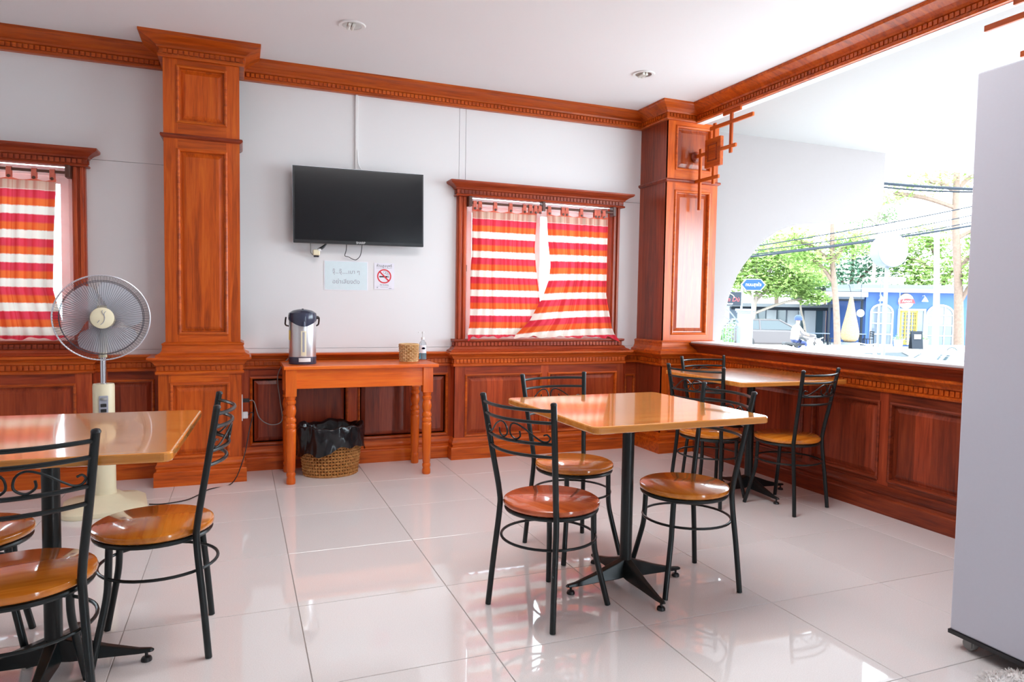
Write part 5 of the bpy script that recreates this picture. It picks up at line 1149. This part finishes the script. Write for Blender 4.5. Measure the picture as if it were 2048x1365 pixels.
for k, (p, q, sag, r) in enumerate((((5.2, 16, 2.36), (11.4, 16, 3.34), 0.05, 0.026), ((5.2, 16.3, 2.58), (11.4, 16.3, 3.82), 0.05, 0.015), ((5.2, 16.1, 2.42), (11.4, 16.1, 3.45), 0.10, 0.013), ((5.2, 16.2, 2.50), (11.4, 16.2, 3.62), 0.10, 0.012), ((6.6, 14, 3.83), (10.4, 14, 3.66), 0.05, 0.032), ((6.6, 14.1, 3.80), (10.4, 14.1, 3.68), 0.10, 0.018))):
    P0, P1 = Vector(ST(*p)), Vector(ST(*q)); pts = []
    for i in range(13): f = i / 12; v = P0.lerp(P1, f); v.z -= sag * 4 * f * (1 - f); pts.append(v - P0)
    o = MB().tube(pts, r, 5).build('street_cable', 'dark_paint', None, True); o.location = P0
    tag(o, ['thickest dark cable sloping up to the right, low across the trees', 'highest thin cable of the sloping bundle', 'thin sagging cable just above the thickest sloping one', 'middle thin cable of the sloping bundle', 'thick dark cable bundle across the treetops near the porch ceiling', 'thin cable twisted under the treetop bundle'][k], 'cable', 'overhead street cables')

# gate post and iron fence
t = sthing('gate_post', 'grey square gate post with a moulded cap', 'gate post', 10.17, 30)
MB().box(-0.26, 0.26, -0.26, 0.26, 0, 1.95).build('shaft', 'post_grey', t)
MB().box(-0.34, 0.34, -0.34, 0.34, 1.95, 2.05).box(-0.30, 0.30, -0.30, 0.30, 1.88, 1.95).build('cap', 'post_grey', t, bevel=0.01)
t = sthing('iron_fence', 'grey wrought iron gate with a sweeping top left of the gate post', 'fence', 9.25, 30)
bme = MB().tube([(0, 0, 0.1), (0, 0, 1.0)], 0.014, 5).mesh('bar'); bme.materials.append(MATS['iron_grey'])
for k in range(11):
    o = bpy.data.objects.new('bar', bme); C.objects.link(o); o.parent = t; o.location = (-0.65 + 0.125 * k, 0, 0); o.scale = (1, 1, 1.32)
for z in (0.15, 0.32, 1.22, 1.42): MB().box(-0.72, 0.62, -0.02, 0.02, z, z + 0.04).build('rail', 'iron_grey', t)
MB().tube(smooth_path([(-0.72, 0, 2.35), (-0.2, 0, 2.22), (0.25, 0, 1.9), (0.62, 0, 1.46)], 6), 0.03, 6).build('top_rail', 'iron_grey', t, True)
MB().tube(smooth_path([(-0.72, 0, 1.98), (-0.25, 0, 1.85), (0.1, 0, 1.65), (0.4, 0, 1.46)], 6), 0.02, 6).build('top_rail', 'iron_grey', t, True)
for k in range(5): MB().tube([(-0.6 + 0.27 * k + 0.1 * math.cos(q / 10 * 2 * PI), 0, 0.235 + 0.075 * math.sin(q / 10 * 2 * PI)) for q in range(10)], 0.011, 5, closed=True).build('scroll_ring', 'iron_grey', t)
hb = sthing('hedge', 'green and pink flowering shrub behind the iron gate', 'shrub', 9.3, 31.2)
mb = MB(); rnd = random.Random(5)
for _ in range(900):
    p = Vector((rnd.uniform(-0.9, 0.7), rnd.uniform(-.4, .4), rnd.uniform(0, 1.35))); q = Vector((rnd.uniform(-1, 1), rnd.uniform(-1, 1), rnd.uniform(-1, 1))).normalized() * 0.09; r_ = q.orthogonal().normalized() * 0.05
    mb.add([p - q, p + r_, p + q, p - r_], [(0, 1, 2, 3)])
mb.build('foliage', 'leaf_mid', hb, kind='stuff', fix=False)
t = sthing('red_banner', 'red upright banner just right of the gate post', 'banner', 11.35, 33.5)
MB().box(-0.2, 0.12, 0, 0.03, 0.6, 1.95).build('cloth', 'sign_red', t); MB().tube([(-0.22, 0.015, 0), (-0.22, 0.015, 2.0)], 0.02, 6).build('pole', 'post_grey', t)

# cars
def car(label, a, d, rot, paint, side, cab, W, wheels, group='parked cars', wr=0.33):
    """side: lower body outline (x,z); cab: greenhouse outline bottom-rear, top-rear, top-front, bottom-front"""
    t = sthing('car', label, 'car', a, d, GZ, rot, group)
    MB().prism(side, lambda u, w_, q: (u, (q - 0.5) * W, w_)).build('body', paint, t, bevel=0.09)
    (bx, bz), (tx, tz), (fx, fz), (gx, gz) = cab; wi = W / 2 - 0.06; wt = W / 2 - 0.22
    g = MB().add([(bx, -wi, bz), (tx, -wt, tz), (fx, -wt, fz), (gx, -wi, gz), (bx, wi, bz), (tx, wt, tz), (fx, wt, fz), (gx, wi, gz)], [(0, 1, 2, 3), (7, 6, 5, 4), (0, 4, 5, 1), (1, 5, 6, 2), (2, 6, 7, 3), (3, 7, 4, 0)])
    g.build('window', 'car_glass', t, bevel=0.03)
    MB().prism([(tx - 0.06, tz - 0.05), (tx + 0.05, tz + 0.03), (fx - 0.1, fz + 0.04), (fx + 0.06, fz - 0.03)], lambda u, w_, q: (u, (q - 0.5) * 2 * (wt + 0.02), w_)).build('roof', paint, t, bevel=0.02)
    for s in (-1, 1):
        mx = (tx + fx) / 2
        for p0, p1 in (((bx, s * wi, bz), (tx, s * wt, tz)), ((gx, s * wi, gz), (fx, s * wt, fz)), ((mx, s * (wi + 0.005), bz), (mx, s * wt, tz))): MB().tube([p0, p1], 0.04, 6).build('pillar', paint, t)
        MB().sphere((gx - 0.15, s * (W / 2 + 0.08), gz + 0.1), 0.1, 10, 6, 0.75).build('wing_mirror', paint, t, True)
    for x in wheels:
        for s in (-1, 1):
            w_ = MB().lathe([(0.0, -0.10), (wr * 0.7, -0.10), (wr, -0.07), (wr, 0.07), (wr * 0.7, 0.10), (0, 0.10)], (x, s * (W / 2 - 0.07), wr), 24, 'Y').build('wheel', 'tyre', t, True)
            MB().lathe([(0.0, s * 0.105), (wr * 0.62, s * 0.105), (wr * 0.64, s * 0.09)], (x, s * (W / 2 - 0.07), wr), 20, 'Y').build('rim', 'rim_silver', w_, True)
    xn = max(p[0] for p in side)
    for s in (-1, 1): MB().sphere((xn - 0.16, s * (W / 2 - 0.22), 0.72), 0.12, 10, 6, 0.7).build('headlamp', 'street_white', t, True)
    return t
suv = [(-2.2, 0.35), (-2.25, 0.95), (-2.0, 1.02), (0.7, 1.0), (1.5, 0.93), (2.1, 0.78), (2.25, 0.55), (2.2, 0.3), (1.0, 0.25), (-1.2, 0.25)]
car('dark brown parked family car facing right beside the gate post', 13.45, 36, 0.0, 'car_brown', suv, ((-2.15, 0.98), (-1.75, 1.5), (0.3, 1.5), (1.25, 0.98)), 1.75, (-1.35, 1.35))
sed = [(-2.2, 0.35), (-2.25, 0.85), (-1.9, 0.93), (0.8, 0.92), (1.6, 0.82), (2.15, 0.66), (2.25, 0.45), (2.2, 0.25), (1.0, 0.22), (-1.2, 0.22)]
car('white parked car with a dark windscreen just beyond the sill, left of the sign post', 7.15, 13.6, math.radians(10), 'car_white', sed, ((-1.75, 0.86), (-1.05, 1.29), (0.15, 1.30), (1.05, 0.86)), 1.7, (-1.35, 1.35))
car('white parked car nearest the sill, right of the sign post', 7.0, 10.6, math.radians(200), 'car_white', sed, ((-1.75, 0.9), (-1.05, 1.37), (0.15, 1.38), (1.05, 0.9)), 1.75, (-1.35, 1.35))

# motorcycles and rider
def moto(label, a, d, rot, paint):
    t = sthing('motorcycle', label, 'motorcycle', a, d, GZ, rot, 'parked motorcycles')
    for x in (-0.6, 0.62):
        w_ = MB().tube([(x + 0.24 * math.cos(2 * PI * k / 20), 0, 0.29 + 0.24 * math.sin(2 * PI * k / 20)) for k in range(20)], 0.045, 8, closed=True).build('wheel', 'tyre', t, True)
        MB().lathe([(0.03, -0.05), (0.2, -0.012), (0.2, 0.012), (0.03, 0.05)], (x, 0, 0.29), 16, 'Y').build('rim', 'rim_silver', w_, True)
    MB().prism([(-0.75, 0.62), (-0.3, 0.40), (0.25, 0.36), (0.42, 0.75), (0.34, 0.92), (0.2, 0.62), (-0.1, 0.58), (-0.7, 0.74)], lambda u, w_, q: (u, (q - 0.5) * 0.22, w_)).build('body', paint, t, bevel=0.04)
    MB().prism([(-0.75, 0.74), (-0.1, 0.68), (0.12, 0.72), (0.1, 0.78), (-0.72, 0.83)], lambda u, w_, q: (u, (q - 0.5) * 0.24, w_)).build('seat', 'tyre', t, bevel=0.03)
    MB().tube([(0.62, 0, 0.29), (0.42, 0, 0.95)], 0.035, 8).tube([(0.34, -0.34, 1.02), (0.42, 0, 0.97), (0.34, 0.34, 1.02)], 0.018, 6).build('fork', 'rim_silver', t, True)
    MB().sphere((0.46, 0, 0.90), 0.10, 10, 6).build('headlamp', 'street_white', t, True)
    MB().prism([(0.36, 0.46), (0.5, 0.58), (0.74, 0.56), (0.9, 0.42), (0.86, 0.40), (0.7, 0.50), (0.52, 0.52)], lambda u, w_, q: (u, (q - 0.5) * 0.12, w_)).build('mudguard', paint, t)
    return t
moto('white motorcycle ridden by the person in the blue helmet', 10.95, 26, 0.2, 'moto_white')
moto('white motorcycle parked right of the rider', 11.75, 25.2, 2.6, 'moto_white')
moto('pale motorcycle parked before the woven lantern', 10.9, 21.5, 0.5, 'moto_white')
def person(label, a, d, rot):
    me = bpy.data.meshes.new('person'); 
    V = [(-0.1, 0, 0.86), (-0.08, 0, 1.05), (-0.02, 0, 1.30), (0.02, 0, 1.46), (0.04, 0, 1.56), (0.05, 0, 1.70),
         (-0.02, 0.19, 1.40), (0.14, 0.24, 1.18), (0.36, 0.27, 1.08), (-0.02, -0.19, 1.40), (0.14, -0.24, 1.18), (0.36, -0.27, 1.08),
         (-0.06, 0.11, 0.86), (0.30, 0.16, 0.80), (0.22, 0.17, 0.42), (0.32, 0.17, 0.36), (-0.06, -0.11, 0.86), (0.30, -0.16, 0.80), (0.22, -0.17, 0.42), (0.32, -0.17, 0.36)]
    Ed = [(0, 1), (1, 2), (2, 3), (3, 4), (4, 5), (2, 6), (6, 7), (7, 8), (2, 9), (9, 10), (10, 11), (0, 12), (12, 13), (13, 14), (14, 15), (0, 16), (16, 17), (17, 18), (18, 19)]
    Rr = [.14, .14, .16, .07, .06, .10, .06, .045, .035, .06, .045, .035, .10, .07, .05, .04, .10, .07, .05, .04]
    me.from_pydata(V, Ed, []); o = bpy.data.objects.new('person', me); C.objects.link(o)
    sk = o.modifiers.new('skin', 'SKIN'); lay = me.skin_vertices.new(name='') if not me.skin_vertices else me.skin_vertices[0]
    for i, r in enumerate(Rr): lay.data[i].radius = (r, r)
    lay.data[0].use_root = True
    su = o.modifiers.new('sub', 'SUBSURF'); su.levels = 1; su.render_levels = 2
    bpy.context.view_layer.update()
    m2 = bpy.data.meshes.new_from_object(o.evaluated_get(bpy.context.evaluated_depsgraph_get())); o.modifiers.clear(); o.data = m2
    for nm in ('cloth_white', 'cloth_navy', 'skin'): m2.materials.append(MATS[nm])
    for p in m2.polygons:
        c = p.center; p.material_index = 2 if c.z > 1.46 or (c.x > 0.20 and c.z > 0.95) else (0 if c.z > 0.93 else 1); p.use_smooth = True
    o.location = ST(a, d, GZ); o.rotation_euler = (0, 0, SR + rot)
    tag(o, 'person in white shirt and blue helmet sitting astride a white motorcycle', 'person')
    MB().lathe([(0.135, -0.05), (0.145, 0.02), (0.12, 0.10), (0.06, 0.145), (0, 0.155)], (0.05, 0, 1.70), 18).build('helmet', 'helmet_blue', o, True)
    return o
person('', 10.78, 26, 0.2)
t = sthing('covered_bicycle', 'bicycle under a pale blue cover at the far right of the street', 'bicycle', 19.55, 30)
mb = MB(); vs = []; nu, nv = 16, 8; rnd = random.Random(3)
for j in range(nv + 1):
    for i in range(nu + 1):
        u = i / nu * 2 - 1; v = j / nv * 2 - 1; h = 0.62 * (1 - 0.45 * u * u) * (1 - abs(v) ** 2.5) + rnd.uniform(-.02, .02)
        vs.append((u * 0.75, v * 0.3, max(0.02, h)))
mb.add(vs, [(j * (nu + 1) + i, j * (nu + 1) + i + 1, (j + 1) * (nu + 1) + i + 1, (j + 1) * (nu + 1) + i) for j in range(nv) for i in range(nu)]).build('cover', 'cover_blue', t, True)
MB().tube([(-0.5 + 0.25 * math.cos(2 * PI * k / 18), -0.32, 0.27 + 0.25 * math.sin(2 * PI * k / 18)) for k in range(18)], 0.02, 6, closed=True).build('wheel', 'tyre', t, True)
